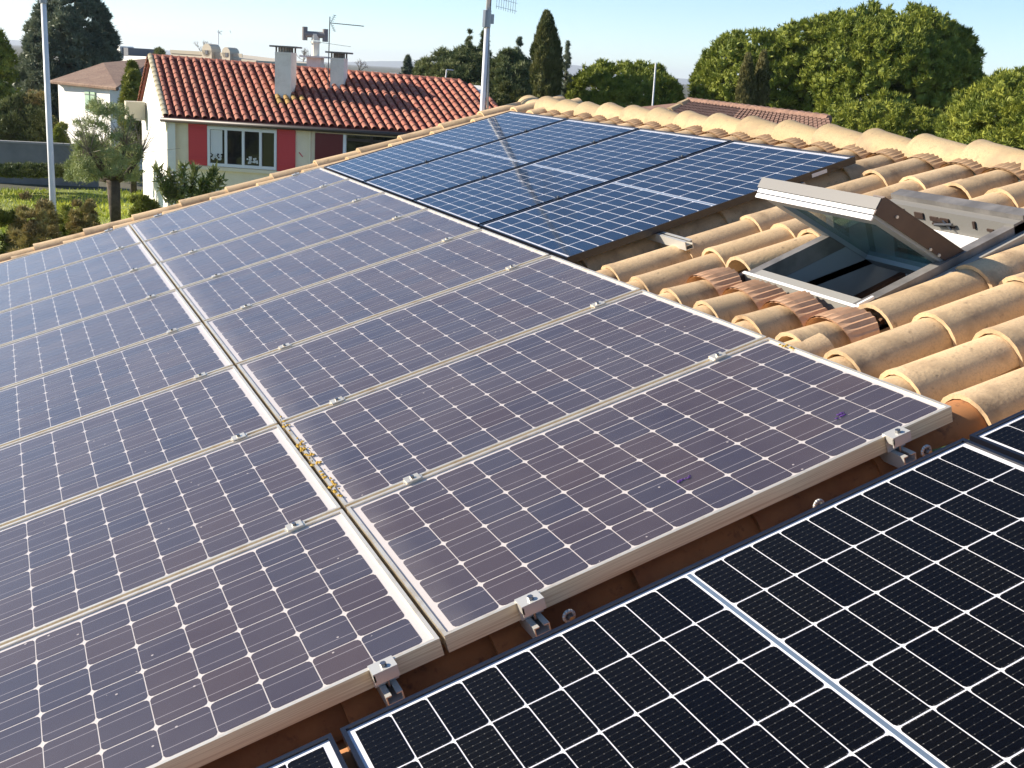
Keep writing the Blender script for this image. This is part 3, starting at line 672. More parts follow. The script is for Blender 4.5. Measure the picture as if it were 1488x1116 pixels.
b.add([tuple(p) for p in q] + [tuple(p - Vector((0, 0, 0.06))) for p in q], [(0, 1, 2, 3), (7, 6, 5, 4), (1, 5, 6, 2), (2, 6, 7, 3), (3, 7, 4, 0)])
b.build('roof', REDP, nh)
tl = barrel(0.300, 0.072, 0.055, 0.070, 0.050, 0.010, n=5, lip=0.0)
me_n = shade_by_angle(tl.mesh('roof_tile')); me_n.materials.append(REDT)
LM = mat('lichen_tile', (0.50, 0.30, 0.09), 0.9, rnd=0.1); me_l = me_n.copy(); me_l.materials.clear(); me_l.materials.append(LM)
NR = 13; ncol = 0; rest = MB(); cnt = 0
SP = 0.205
for k in range(int(EL / SP) + 1):
    a = 0.16 + SP * k
    for r_ in range(NR):
        q0 = r_ / NR
        p = roofpt(a, q0, 0.0)
        if a > lin(EL, RL, q0): continue
        p2 = roofpt(a, q0 + 1 / NR, 0.0)
        X = (p2 - p).normalized(); E_ = (roofpt(a + 1, q0) - p); Z_ = E_.cross(X).normalized(); Y_ = Z_.cross(X)
        # skip tiles where chimneys stand
        Mx = Matrix((X, Y_, Z_)).transposed().to_4x4(); Mx.translation = p + Z_ * 0.012
        lich = (a > RL - 0.25 and r_ > 3) or (abs(a - 3.35) < .35 and 3 < r_ < 7 and random.random() < .5)
        if cnt < 300:
            o = link('roof_tile', me_l if lich else me_n, nh); o.matrix_local = Mx @ Matrix.Rotation(random.uniform(-.03, .03), 4, 'Z'); cnt += 1
        else:
            mm = rest
            mm.add([tuple(Mx @ Vector(v)) for v in tl.v], tl.f)
me = shade_by_angle(rest.mesh('roof_tile_field')); me.materials.append(REDT); o = link('roof_tile_field', me, nh); o['kind'] = 'stuff'
# ridge tiles
rt2 = barrel(0.42, 0.10, 0.085, 0.085, 0.07, 0.012, n=6, lip=0.0); me_r2 = shade_by_angle(rt2.mesh('ridge_tile')); me_r2.materials.append(REDT)
k = 0.0
while k < RL - 0.2:
    p = roofpt(k, 1, -0.02); p2 = roofpt(k + .4, 1, -0.02); X = (p2 - p).normalized(); Y_ = Vector((0, 0, 1)).cross(X).normalized(); Z_ = X.cross(Y_)
    Mx = Matrix((X, Y_, Z_)).transposed().to_4x4(); Mx.translation = p; o = link('ridge_tile', me_r2, nh); o.matrix_local = Mx; k += .37
# verge: pale mortared tiles down the left edge
VM = mat('mortared_verge', (0.62, 0.55, 0.38), 0.9, noise=[(6, (0.42, 0.36, 0.22), 0.45, 0.6)])
for q0 in np.linspace(0, 1, 14)[:-1]:
    p = roofpt(0.02, q0, 0.01); p2 = roofpt(0.02, q0 + .077, 0.01); X = (p2 - p).normalized(); E_ = roofpt(1, q0) - roofpt(0, q0); Z_ = E_.cross(X).normalized(); Y_ = Z_.cross(X)
    Mx = Matrix((X, Y_, Z_)).transposed().to_4x4(); Mx.translation = p
    o = link('verge_tile', me_v if 'me_v' in globals() else None, nh) if 'me_v' in globals() else None
    if o is None:
        me_v = shade_by_angle(barrel(0.30, 0.085, 0.075, 0.07, 0.06, 0.012, n=6, lip=0.0).mesh('verge_tile')); me_v.materials.append(VM); o = link('verge_tile', me_v, nh)
    o.matrix_local = Mx
for q0 in np.linspace(0, 1, 12)[:-1]:
    p = Vector(hp(0.0, lin(6.45, BH, q0), lin(EZ - .05, RZL, q0))); p2 = Vector(hp(0.0, lin(6.45, BH, q0 + .09), lin(EZ - .05, RZL, q0 + .09))); X = (p2 - p).normalized(); Y_ = Vector((0, 0, 1)).cross(X).normalized(); Z_ = X.cross(Y_)
    Mx = Matrix((X, Y_, Z_)).transposed().to_4x4(); Mx.translation = p; o = link('verge_tile', me_n, nh); o.matrix_local = Mx; o.scale = (1.1, 1.3, 1.3)
# gutter, downpipe
b = MB(); b.tube(hp(-0.12, -0.07, EZ - .075), hp(EL, -0.07, EZ - .075), 0.055, n=8); b.build('gutter', GUT, nh, smooth=True)
b = MB(); b.path([hp(0.02, -0.05, EZ - .1), hp(0.06, 0.10, EZ - .35), hp(0.06, 0.10, 0)], 0.035, 7); b.build('downpipe', CREAM, nh, smooth=True)
FY = wo_ * gy  # front wall plane in local y
def onwall(mb_, x0, x1, z0, z1, d0, d1): return mb_.box(x0 - wo_ * 0.469, x1 - wo_ * 0.469, FY - d1, FY - d0, z0, z1)
onwall(MB(), 0.45, 3.30, 1.72, 1.80, 0.001, 0.07).build('window_sill', CREAM, nh)
def shutter(x0, x1, z0, z1):
    s_ = onwall(MB(), x0, x1, z0, z1, 0.002, 0.04).build('shutter', SHUT, nh)
    for z in (z0 + .12, z1 - .17): onwall(MB(), x0 + .02, x1 - .02, z, z + .045, 0.041, 0.055).build('shutter_bar', SHUT, s_)
shutter(0.60, 1.06, 1.82, 2.80); shutter(2.78, 3.22, 1.80, 2.79)
b = MB(); x0, x1, z0, z1 = 1.07, 2.77, 1.82, 2.76
onwall(b, x0, x1, z0, z0 + .07, .002, .05); onwall(b, x0, x1, z1 - .07, z1, .002, .05)
xs = [x0, x0 + .425, x0 + .85, x0 + 1.275, x1 - .06]
for x in xs: onwall(b, x, x + .06, z0 + .07, z1 - .07, .002, .05)
b.build('window_frame', PVC, nh)
for i in range(4): onwall(MB(), xs[i] + .061, xs[i + 1] - .001, z0 + .071, z1 - .071, .004, .012).build('pane', WGL, nh)
onwall(MB(), xs[0] + .07, xs[0] + .36, z0 + .30, z1 - .08, .013, .018).build('curtain', CURT, nh)
b = MB()
for i, (cx_, cz) in enumerate(((xs[0] + .20, z0 + .22), (xs[2] + .24, z0 + .17))):
    for _ in range(26):
        a_, r0 = rng.random() * 6.28, 0.04 + rng.random() * 0.12
        x, z = cx_ + math.cos(a_) * r0, cz + abs(math.sin(a_)) * r0 * 1.1 - .06
        onwall(b, x - .018, x + .018, z - .018, z + .018, .019, .03)
b.build('window_flowers', CURT, nh)
# door and glazing set flush, recess shade put into the door's red
onwall(MB(), 3.56, 3.60, 0, 2.86, .002, .05).build('wall_pier', CREAM, nh)
onwall(MB(), 3.70, 4.38, 1.1, 2.76, .002, .03).build('red_door', mat('recess_shade_red', (0.20, 0.012, 0.018), 0.4), nh)
onwall(MB(), 4.385, 4.46, 1.1, 2.76, .002, .05).build('door_frame', PVC, nh)
onwall(MB(), 4.47, 6.4, 1.1, 2.76, .002, .02).build('glazing', WGL, nh)
b = MB(); onwall(b, 5.05, 5.10, 1.1, 2.76, .021, .04); onwall(b, 4.47, 6.4, 2.62, 2.68, .021, .04); b.build('glazing_bar', mat('brown_bar', (0.06, 0.04, 0.03), .5), nh)
b = MB(); b.tube((3.32 - .07, FY - .06, 2.28), (3.42 - .07, FY - .10, 2.18), .012); b.build('shutter_stay', SHUT, nh)
# chimneys
CHI = mat('chimney_render', (0.92, 0.86, 0.73), 0.9, k=.98, noise=[(4, (0.80, 0.73, 0.60), 0.45, 0.7)])
CAPM = mat('concrete_cap', (0.28, 0.26, 0.23), 0.9)
def chimney(x, y, z0, z1, w_, d_):
    c = MB().box(x - w_ / 2, x + w_ / 2, y, y + d_, z0 - 0.5, z1).box(x - w_ / 2 - .03, x + w_ / 2 + .03, y - .03, y + d_ + .03, z0 - .06, z0 + .03).build('chimney', CHI, nh)
    b = MB()
    n_ = 5
    for i in range(n_ + 1):
        xx = x - w_ / 2 + .02 + (w_ - .04) * i / n_
        b.box(xx - .015, xx + .015, y + .02, y + .07, z1 + .001, z1 + .11).box(xx - .015, xx + .015, y + d_ - .07, y + d_ - .02, z1 + .001, z1 + .11)
    b.box(x - w_ / 2 - .12, x + w_ / 2 + .12, y - .08, y + d_ + .08, z1 + .111, z1 + .15)
    b.build('chimney_cap', CAPM, c)
chimney(2.50, 1.25, 3.38, 4.58, 0.40, 0.50); chimney(3.68, 1.95, 3.66, 4.52, 0.34, 0.42)
x, y = 2.55, 4.15
c = MB().box(x - .19, x + .19, y - .19, y + .19, 3.6, 4.50).box(x - .36, x + .36, y - .3, y + .3, 4.501, 4.545).build('chimney', CHI, nh)
MB().tube((x, y, 4.546), (x, y, 4.92), 0.105, n=12).tube((x, y, 4.88), (x, y, 4.93), 0.13, n=12).tube((x, y, 4.95), (x, y, 5.12), 0.115, 0.10, n=12).build('flue_pipe', CHI, c, smooth=False)
b = MB(); b.tube((x - .28, y, 5.10), (x + .28, y, 5.10), 0.085, n=12).tube((x - .30, y, 4.94), (x - .30, y, 5.29), 0.075, n=12).tube((x + .26, y - .0, 4.93), (x + .26, y, 5.26), 0.075, n=12); b.build('flue_cowl', mat('grey_cowl', (0.36, 0.34, 0.33), .8), c)
# heat pump box on the gable
pt_ = Vector(hp(0, 5.0, 2.55))
b = MB(); b.box(-0.50, 0.0, -0.25, 0.30, 0, 0.50, Matrix.Translation(pt_) @ Matrix.Rotation(R(28), 4, 'Z')); 
ac = b.build('wall_unit', mat('pale_box', (0.72, 0.66, 0.52), .7), nh)
# aerial
ANT = mat('aerial_metal', (0.13, 0.14, 0.15), .5, .4)
aer = thing('television_aerial', 'grey television aerial on a thin mast above the right hand house chimney', 'aerial', tuple(Matrix.Translation(C1) @ Matrix.Rotation(HA, 4, 'Z') @ Vector((3.46, 1.9, 3.55))), (0, 0, HA))
MB().tube((0, 0, -0.1), (.03, 0, 1.95), 0.014, n=6).build('mast', ANT, aer)
b = MB(); b.tube((0.02, 0, 1.80), (0.86, .15, 1.77), 0.010, n=5)
for k in range(13): b.tube((0.14 + .055 * k, -.12, 1.80 - .002 * k), (0.14 + .055 * k, .20, 1.80 - .002 * k), 0.005, n=4)
for sg in (-1, 1):
    b.tube((0.05, 0, 1.80), (0.16, 0, 1.80 + sg * 0.20), 0.006, n=4)
    for k in range(4): b.tube((0.09 + .02 * k, -.15, 1.80 + sg * (.05 + .045 * k)), (0.09 + .02 * k, .15, 1.80 + sg * (.05 + .045 * k)), 0.007, n=4)
b.tube((-.20, 0, 1.32), (0.55, 0.1, 1.26), 0.006, n=4)
b.build('antenna_arm', ANT, aer)

# ------------------------------------------------------------------ houses behind
BROWN = mat('brown_roof_tiles', (0.30, 0.18, 0.12), 0.9, noise=[(1.5, (0.38, 0.25, 0.17), 0.4, 0.6), (14, (0.17, 0.10, 0.07), 0.5, 0.66)])
GREENS = mat('pale_green_shutter', (0.42, 0.62, 0.42), .6)
def quadthing(pts, th, name, m, parent):
    n_ = len(pts); P = [Vector(p) for p in pts]
    nrm = (P[1] - P[0]).cross(P[2] - P[0]).normalized()
    vs = [tuple(p) for p in P] + [tuple(p - nrm * th) for p in P]
    return MB().add(vs, [tuple(range(n_)), tuple(range(2 * n_ - 1, n_ - 1, -1))] + [(k, n_ + k, n_ + (k + 1) % n_, (k + 1) % n_) for k in range(n_)]).build(name, m, parent)
A = at(84, 117, 47.0); B = at(170, 126, 42.5); Cc = at(236, 108, 51)
Bz = B.z; A.z = Bz; D_ = A + (Cc - B); D_.z = Bz; Cc.z = Bz
h2 = thing('brown_roofed_house', 'white house with brown tiled roof and a pale green shutter at left', 'house', (A.x, A.y, 0))
O = Vector((A.x, A.y, 0))
def rel(p): return tuple(Vector(p) - O)
def wall(p, q_, z0, z1, th, name, m, parent):
    p, q_ = Vector(p), Vector(q_); d_ = (q_ - p).normalized(); n_ = Vector((-d_.y, d_.x, 0)) * th
    vs = []
    for z in (z0, z1):
        for v in (p, q_, q_ + n_, p + n_): vs.append((v.x, v.y, z))
    return MB().add(vs, [(3, 2, 1, 0), (4, 5, 6, 7), (0, 1, 5, 4), (1, 2, 6, 5), (2, 3, 7, 6), (3, 0, 4, 7)]).build(name, m, parent)
wall(rel(A), rel(B), 0, Bz, .25, 'wall', WHITEW, h2); wall(rel(B), rel(Cc), 0, Bz - .01, .25, 'wall', WHITEW, h2)
wall(rel(D_), rel(A), 0, Bz - .02, .25, 'wall', WHITEW, h2); wall(rel(Cc), rel(D_), 0, Bz - .02, .25, 'wall', WHITEW, h2)
ctr = (A + B + Cc + D_) / 4
ap = at(150, 91, (ctr - CAM).xy.length * 1.0); ap2 = at(224, 84, (ctr - CAM).xy.length * 1.06)
for P in ([A + Vector((-.25, -.2, -.05)), B + Vector((.1, -.35, -.05)), ap], ): pass
A2 = A + (A - ctr).normalized() * .35; B2 = B + (B - ctr).normalized() * .35; C2 = Cc + (Cc - ctr).normalized() * .35; D2 = D_ + (D_ - ctr).normalized() * .35
for P in ([A2, B2, ap], [B2, C2, ap2, ap], [C2, D2, ap2], [D2, A2, ap, ap2]):
    quadthing([rel(p) for p in P], .08, 'roof', BROWN, h2)
MB().tube(rel(A2 + Vector((0, 0, -.06))), rel(B2 + Vector((0, 0, -.06))), 0.07, n=6).build('eave_tiles', BROWN, h2)
dAB = (B - A).normalized(); nAB = Vector((dAB.y, -dAB.x, 0))
if nAB.dot(CAM - A) < 0: nAB = -nAB
for s_ in (0.49, 0.585):
    p = A + dAB * (B - A).length * s_
    Mx = Matrix.Translation(Vector(rel(p)) - Vector((0, 0, Bz))) @ Matrix((dAB, -nAB, Vector((0, 0, 1)))).transposed().to_4x4()
    sh_ = MB().box(0.0, 0.36, -.05, -.002, Bz - .96, Bz - .27, Mx).build('shutter', GREENS, h2)
    MB().box(-.02, 0.38, -.062, -.051, Bz - .88, Bz - .85, Mx).box(-.02, 0.38, -.062, -.051, Bz - .39, Bz - .36, Mx).build('shutter_bar', STEEL, sh_)
# beige long building with blocks on the roof
def far_building(name, label, x0, x1, ytop, D, mwall, depth=8, slant=0.0, near=0.0):
    a, b2 = at(x0, ytop, D), at(x1, ytop + slant, D - near); o = thing(name, label, 'building', (a.x, a.y, 0))
    dd = (b2 - a); dd.z = 0; n_ = Vector((-dd.y, dd.x, 0)).normalized() * depth
    vs = []
    for z in (0, 1):
        for p, zz in ((a, a.z), (b2, b2.z), (b2 + n_, b2.z), (a + n_, a.z)): vs.append((p.x - a.x, p.y - a.y, zz * z))
    MB().add(vs, [(3, 2, 1, 0), (4, 5, 6, 7), (0, 1, 5, 4), (1, 2, 6, 5), (2, 3, 7, 6), (3, 0, 4, 7)]).build('wall', mwall, o)
    return o, a, dd.normalized(), n_.normalized()
BEIGE = mat('beige_render', (0.66, 0.58, 0.44), .9, k=.9); SLATE = mat('slate_panel', (0.14, 0.15, 0.17), .6); PINK = mat('faded_tiles', (0.50, 0.34, 0.27), .9, noise=[(1.2, (0.40, 0.26, 0.2), .4, .6)])
o, a, e1, n1 = far_building('terrace_building', 'low beige building with two arched chimney blocks behind the red roof', 248, 372, 73, 95, BEIGE, slant=15, near=6)
def dbox(o, a, e1, n1, x0, x1, y0, y1, z0, z1, nm, m_):
    Mx = Matrix((e1, n1, Vector((0, 0, 1)))).transposed().to_4x4(); return MB().box(x0, x1, y0, y1, z0, z1, Mx).build(nm, m_, o)
def pxm(p, D=95): return p * D / F
for x0, yt, wd in ((310, 69, 17), (345, 73, 14)):
    xx = pxm(x0 - 248); zt = at(x0, yt, 95).z
    c = dbox(o, a, e1, n1, xx, xx + pxm(wd), -.3, .7, a.z - .9, zt - .25, 'chimney', BEIGE)
    Mx = Matrix((e1, n1, Vector((0, 0, 1)))).transposed().to_4x4()
    p0 = Mx @ Vector((xx + pxm(wd) / 2, -.3, zt - .25)); p1 = Mx @ Vector((xx + pxm(wd) / 2, .7, zt - .25)); MB().tube(p0, p1, pxm(wd) / 2, n=14).build('chimney_top', BEIGE, c)
    dbox(o, a, e1, n1, xx + .35, xx + .6, -.33, -.301, zt - .55, zt - .25, 'opening', SLATE)
dbox(o, a, e1, n1, pxm(45), pxm(150), -1.5, -.31, 0, at(330, 88, 95).z, 'lower_block', PINK)
dbox(o, a, e1, n1, pxm(0), pxm(128), -.06, -.01, a.z - .22, a.z + .04, 'parapet', mat('light_parapet', (0.74, 0.66, 0.5), .9))
q = [Vector((pxm(108), .5, a.z - .5)), Vector((pxm(140), .5, a.z - 1.6)), Vector((pxm(140), 4, a.z - 1.6)), Vector((pxm(108), 4, a.z - .5))]
Mx = Matrix((e1, n1, Vector((0, 0, 1)))).transposed().to_4x4(); quadthing([Mx @ p for p in q], .1, 'dark_roof', SLATE, o)
o, a, e1, n1 = far_building('white_flat_building', 'small white building with slate sheeted box roof at upper left', 160, 212, 80, 105, WHITEW, slant=2, near=6)
dbox(o, a, e1, n1, pxm(28, 105), pxm(37, 105), -.2, 1, a.z - .1, at(190, 68, 105).z, 'chimney', WHITEW)
dbox(o, a, e1, n1, pxm(37.3, 105), pxm(54, 105), .0, 3, a.z + .001, at(205, 70.5, 105).z, 'roof_box', SLATE)
o, a, e1, n1 = far_building('white_far_house', 'tiny white house on the plain at the horizon, left of the conifers', 486, 500, 105, 400, WHITEW)
for lb, x0, x1, y in (('white speck of a far house just right of the chimneys', 540, 548, 104), ('pair of white far houses above the red ridge', 566, 582, 106), ('grey far barn on the plain at the horizon, right of the aerial', 510, 526, 105)):
    far_building('far_house', lb, x0, x1, y, 420, WHITEW if 'white' in lb else BEIGE, slant=.5)
# roof piece beyond our ridge, between the pines
PT = mat('pink_roof_tiles', (0.40, 0.23, 0.16), 0.9, noise=[(8, (0.28, 0.16, 0.11), 0.4, 0.6)])
hz = thing('hipped_roof_house', 'house with dusty pink hipped roof just beyond our ridge, under the twin cypresses', 'house', (at(1000, 150, 24).x, at(1000, 150, 24).y, 0))
O = hz.location.copy()
P0, P1 = at(1001, 148, 24), at(1205, 174, 20.5); Q0, Q1 = at(905, 200, 21), at(1225, 245, 17.5)
for P in ([P0, Q0, Q1, P1], [P0, P1, P1 + Vector((2.6, 2.6, -1.4)), P0 + Vector((2.6, 3.2, -1.4))], [P0, P0 + Vector((2.6, 3.2, -1.4)), Q0 + Vector((-.5, 4.5, 0)), Q0]):
    quadthing([tuple(Vector(p) - O) for p in P], .1, 'roof', PT, hz)
b = MB()
def rows_on(P0, P1, Q0, Q1, ncols, nrows, r_):
    for i in range(ncols):
        for j in range(nrows):
            s_ = (i + .5) / ncols
            a_, c_ = P0.lerp(P1, s_), Q0.lerp(Q1, s_)
            p, q_ = a_.lerp(c_, j / nrows), a_.lerp(c_, (j + .96) / nrows)
            b.tube(tuple(p - O), tuple(q_ - O), r_ * .85, r_, n=5, caps=False)
rows_on(P0, P1, P0.lerp(Q0, .5), P1.lerp(Q1, .5), 40, 8, .055)
o = b.build('roof_tile_field', PT, hz); o['kind'] = 'stuff'
b = MB()
for i in range(22):
    p, q_ = P0.lerp(P1, i / 22), P0.lerp(P1, (i + .95) / 22); b = MB(); b.tube(tuple(p - O), tuple(q_ - O), .10, .08, n=7); b.build('ridge_tile', PT, hz)
for i in range(6):
    p, q_ = P0.lerp(Q0, i / 6), P0.lerp(Q0, (i + .95) / 6); b = MB(); b.tube(tuple(p - O), tuple(q_ - O), .08, .10, n=7); b.build('ridge_tile', RIDGE, hz)
wall(tuple(Q0 - O - Vector((0, 0, Q0.z))), tuple(Q1 - O - Vector((0, 0, Q1.z))), 0, min(Q0.z, Q1.z) - .1, .2, 'wall', WHITEW, hz)
# garden wall
gw = at(-40, 198, 41); gw2 = at(140, 212, 40)
b = MB(); 
o = thing('garden_wall', 'long blue grey garden wall in shade at the back of the lawn', 'wall', (gw.x, gw.y, 0)); O = Vector((gw.x, gw.y, 0))
GWM = mat('grey_render', (0.30, 0.31, 0.30), .9, noise=[(1.5, (0.24, 0.25, 0.25), .4, .6)])
wall((0, 0, 0), tuple(gw2 - O), 0, 1.30, .2, 'wall_body', GWM, o)
wall((0, -.03, 0), tuple(gw2 - O - Vector((0, .03, 0))), 1.301, 1.36, .26, 'coping', mat('coping', (0.42, 0.42, 0.40), .9), o)

# ------------------------------------------------------------------ vegetation
def leaf_mat(name, c1, c2, scale=1.2, trans=0.14, rough=0.6):
    M = bpy.data.materials.new(name); M.use_nodes = True; t = M.node_tree; N = t.nodes; L = t.links; N.clear()
    out = N.new('ShaderNodeOutputMaterial'); tc = N.new('ShaderNodeTexCoord'); n = N.new('ShaderNodeTexNoise'); n.inputs['Scale'].default_value = scale; n.inputs['Detail'].default_value = 4
    L.new(tc.outputs['Object'], n.inputs['Vector'])
    mr = N.new('ShaderNodeMapRange'); mr.inputs[1].default_value = .38; mr.inputs[2].default_value = .62; L.new(n.outputs[0], mr.inputs[0])
    mx = N.new('ShaderNodeMix'); mx.data_type = 'RGBA'; L.new(mr.outputs[0], mx.inputs[0]); mx.inputs[6].default_value = (*c1, 1); mx.inputs[7].default_value = (*c2, 1)
    d = N.new('ShaderNodeBsdfPrincipled'); d.inputs['Roughness'].default_value = rough; d.inputs['Specular IOR Level'].default_value = .25; L.new(mx.outputs[2], d.inputs['Base Color'])
    tr = N.new('ShaderNodeBsdfTranslucent'); L.new(mx.outputs[2], tr.inputs[0])
    ms = N.new('ShaderNodeMixShader'); ms.inputs[0].default_value = trans; L.new(d.outputs[0], ms.inputs[1]); L.new(tr.outputs[0], ms.inputs[2]); L.new(ms.outputs[0], out.inputs[0])
    return M
PINE = leaf_mat('pine_needles', (0.12, 0.16, 0.020), (0.28, 0.31, 0.045), 2.2)
PINE2 = leaf_mat('bright_pine_needles', (0.14, 0.18, 0.025), (0.32, 0.34, 0.05), 2.2)
DARKG = leaf_mat('dark_cedar_needles', (0.08, 0.11, 0.038), (0.18, 0.20, 0.07), .8)
BLUEGN = leaf_mat('blue_green_needles', (0.09, 0.12, 0.08), (0.20, 0.23, 0.14), .7)
CYPM = leaf_mat('cypress_foliage', (0.07, 0.09, 0.025), (0.17, 0.17, 0.055), 1.6)
CYPB = leaf_mat('brownish_cypress_foliage', (0.11, 0.11, 0.035), (0.21, 0.19, 0.07), 1.6)
OLIVE = leaf_mat('grey_green_leaves', (0.20, 0.24, 0.09), (0.36, 0.40, 0.17), 1.5)
BUSH = leaf_mat('bush_leaves', (0.13, 0.16, 0.03), (0.33, 0.33, 0.07), 2.5)
BROWNB = leaf_mat('reddish_bush_leaves', (0.24, 0.18, 0.075), (0.38, 0.33, 0.12), 3.0)
YEL = leaf_mat('yellow_green_leaves', (0.22, 0.26, 0.04), (0.32, 0.32, 0.06), 2.5)
LAUR = leaf_mat('laurel_leaves', (0.09, 0.13, 0.03), (0.24, 0.26, 0.10), 3, rough=.35)
BARK = mat('bark', (0.16, 0.12, 0.09), .95, noise=[(6, (0.08, 0.06, 0.045), .4, .6)], bump=.6, bscale=25)
TWIG = mat('pale_twig', (0.24, 0.20, 0.16), .9)
def unit(n):
    v = rng.normal(size=(n, 3)); return v / np.linalg.norm(v, axis=1, keepdims=True)
def tri_mesh(name, P, m, parent=None, loc=(0, 0, 0)):
    """P: (n, 3, 3) triangles"""
    n = len(P); me = bpy.data.meshes.new(name)
    me.vertices.add(n * 3); me.vertices.foreach_set('co', P.reshape(-1).astype(np.float32))
    me.loops.add(n * 3); me.loops.foreach_set('vertex_index', np.arange(n * 3, dtype=np.int32))
    me.polygons.add(n); me.polygons.foreach_set('loop_start', np.arange(n, dtype=np.int32) * 3)
    try: me.polygons.foreach_set('loop_total', np.full(n, 3, dtype=np.int32))
    except Exception: pass
    me.update(calc_edges=True); me.materials.append(m)
    return link(name, me, parent, loc)
def tufts(cs_, rs, per, k, ln, wd, outw=1.0, upw=0.5, spread=0.6, shell=(0.75, 1.05), below=-0.3, squash=1.0):
    """tufts of k leaf triangles over the surface of each lump"""
    cs_ = np.asarray(cs_, float); rs = np.asarray(rs, float); n = len(cs_)
    d = unit(n * per * 2); d = d[d[:, 2] > below][:n * per]
    while len(d) < n * per: e_ = unit(n * per); d = np.vstack([d, e_[e_[:, 2] > below]])[:n * per]
    idx = np.repeat(np.arange(n), per)
    rr = rs[idx] * rng.uniform(*shell, size=n * per)
    sc_ = np.array([1, 1, squash])
    base = cs_[idx] + d * rr[:, None] * sc_
    b_ = np.repeat(base, k, axis=0); dd = np.repeat(d, k, axis=0)
    q = dd * outw + np.array([0, 0, upw]) + rng.normal(size=b_.shape) * spread
    q /= np.linalg.norm(q, axis=1, keepdims=True)
    L_ = ln * rng.uniform(.6, 1.3, size=(len(q), 1))
    s_ = np.cross(q, unit(len(q))); s_ /= np.linalg.norm(s_, axis=1, keepdims=True) + 1e-9
    W_ = wd * rng.uniform(.7, 1.3, size=(len(q), 1))
    b_ = b_ + rng.normal(size=b_.shape) * ln * .15
    return np.stack([b_ - s_ * W_, b_ + s_ * W_, b_ + q * L_], axis=1)
def core(cs_, rs, f=0.8, squash=1.0, n=6):
    """opaque inner lumps of dense foliage"""
    T = []
    for c, r in zip(cs_, rs):
        rr = r * f; lat = [math.pi * i / 4 for i in range(5)]
        ring = [[(c[0] + rr * math.sin(a) * math.cos(2 * math.pi * k / n), c[1] + rr * math.sin(a) * math.sin(2 * math.pi * k / n), c[2] + rr * math.cos(a) * squash) for k in range(n)] for a in lat]
        for i in range(4):
            for k in range(n):
                p, q, s_, t_ = ring[i][k], ring[i + 1][k], ring[i + 1][(k + 1) % n], ring[i][(k + 1) % n]
                if i < 3: T.append((p, q, s_))
                if i > 0: T.append((p, s_, t_))
    return np.array(T)
def trunk(parent, pts, rad, m=BARK, name='trunk', n=9): return MB().path(pts, rad, n).build(name, m, parent, smooth=True)
def tree(name, label, cat, xpx, D, lumps, m, per, k, ln, wd, tr=None, corf=.74, group=None, **kw):
    """lumps: list of (x px, y px, radius px, depth m) seen from the roof; real positions at distance D + depth"""
    base = at(xpx, 100, D); O = Vector((base.x, base.y, 0))
    t = thing(name, label, cat, O, group=group)
    cs_, rs = [], []
    for (x, y, r, dz) in lumps:
        p = at(x, y, D + dz) - O; cs_.append(tuple(p)); rs.append(r * (D + dz) / F)
    P = tufts(cs_, rs, per, k, ln, wd, **kw)
    if corf: P = np.concatenate([P, core(cs_, rs, corf, kw.get('squash', 1.0))])
    tri_mesh('crown', P, m, t)
    if tr: trunk(t, *tr)
    return t, cs_, rs
def dome(x0, x1, ytop, ybot, n, rlo, rhi, dep, power=2.0, seed=0, lobe_amp=0.055):
    """lumps over the surface of a dome (and some inside), seen outline x0..x1, ytop..ybot"""
    g_ = np.random.default_rng(seed); out = []
    cx_, hw = (x0 + x1) / 2, (x1 - x0) / 2; H_ = ybot - ytop
    for i in range(n):
        zz = g_.uniform(0, 1) ** 1.1; th = g_.uniform(0, 2 * math.pi)
        full = g_.random() < .78
        lobe = math.sin(th * 3 + seed + 5 * zz) * math.sin(zz * 9 + seed * 2 + th) + .6 * math.sin(th * 7 + seed * 3) * math.sin(zz * 17 + 2 * th)
        rad = (0.93 + lobe_amp * lobe) if full else g_.uniform(.35, .9)
        if g_.random() < .5 and math.sin(th) > 0: th = -th
        s_ = (1 - zz ** power) ** (1 / power); r = g_.uniform(rlo, rhi)
        out.append((cx_ + s_ * math.cos(th) * rad * (hw - r), ybot - zz * rad * (H_ - r), r * (.85 if full else 1.2), s_ * math.sin(th) * rad * dep))
    return out
# great umbrella pine
L1 = dome(990, 1200, 36, 172, 520, 5, 10, 4.0, 2.4, 1) + dome(1120, 1458, -4, 190, 1150, 6, 12, 6.0, 2.5, 2) + dome(1080, 1330, 12, 130, 260, 6, 11, 4.0, 2.4, 51)
tree('umbrella_pine', 'huge rounded umbrella pine filling the upper right above the ridge', 'pine tree', 1230, 50, L1, PINE, 15, 6, 0.17, 0.030, ([(0, 0, 0), (.2, 0, 2.6), (-.3, .2, 4.5)], [.42, .34, .2]), upw=.5, spread=.55)
L1 = dome(806, 1004, 84, 172, 520, 4, 8, 4.0, 2.4, 3)
tree('umbrella_pine', 'lower round pine between the tall cypress and the huge pine', 'pine tree', 905, 48, L1, PINE, 14, 6, 0.15, 0.028, ([(0, 0, 0), (.1, 0, 3)], [.25, .16]))
L1 = dome(1345, 1640, 94, 235, 620, 6, 12, 4.0, 2.0, 4)
tree('umbrella_pine', 'bright green pine at the right edge, lower and nearer than the huge one', 'pine tree', 1470, 33, L1, PINE2, 18, 6, 0.12, 0.020, ([(0, 0, 0), (.1, 0, 3)], [.25, .16]))
L1 = dome(1130, 1420, 142, 215, 230, 5, 9, 2.0, 2.0, 44)
tree('low_pine', 'low pine undergrowth just above the ridge tiles, in front of the huge pine', 'pine tree', 1290, 38, L1, PINE2, 18, 6, 0.13, 0.022, ([(0, 0, 0), (.1, 0, 2)], [.15, .1]))
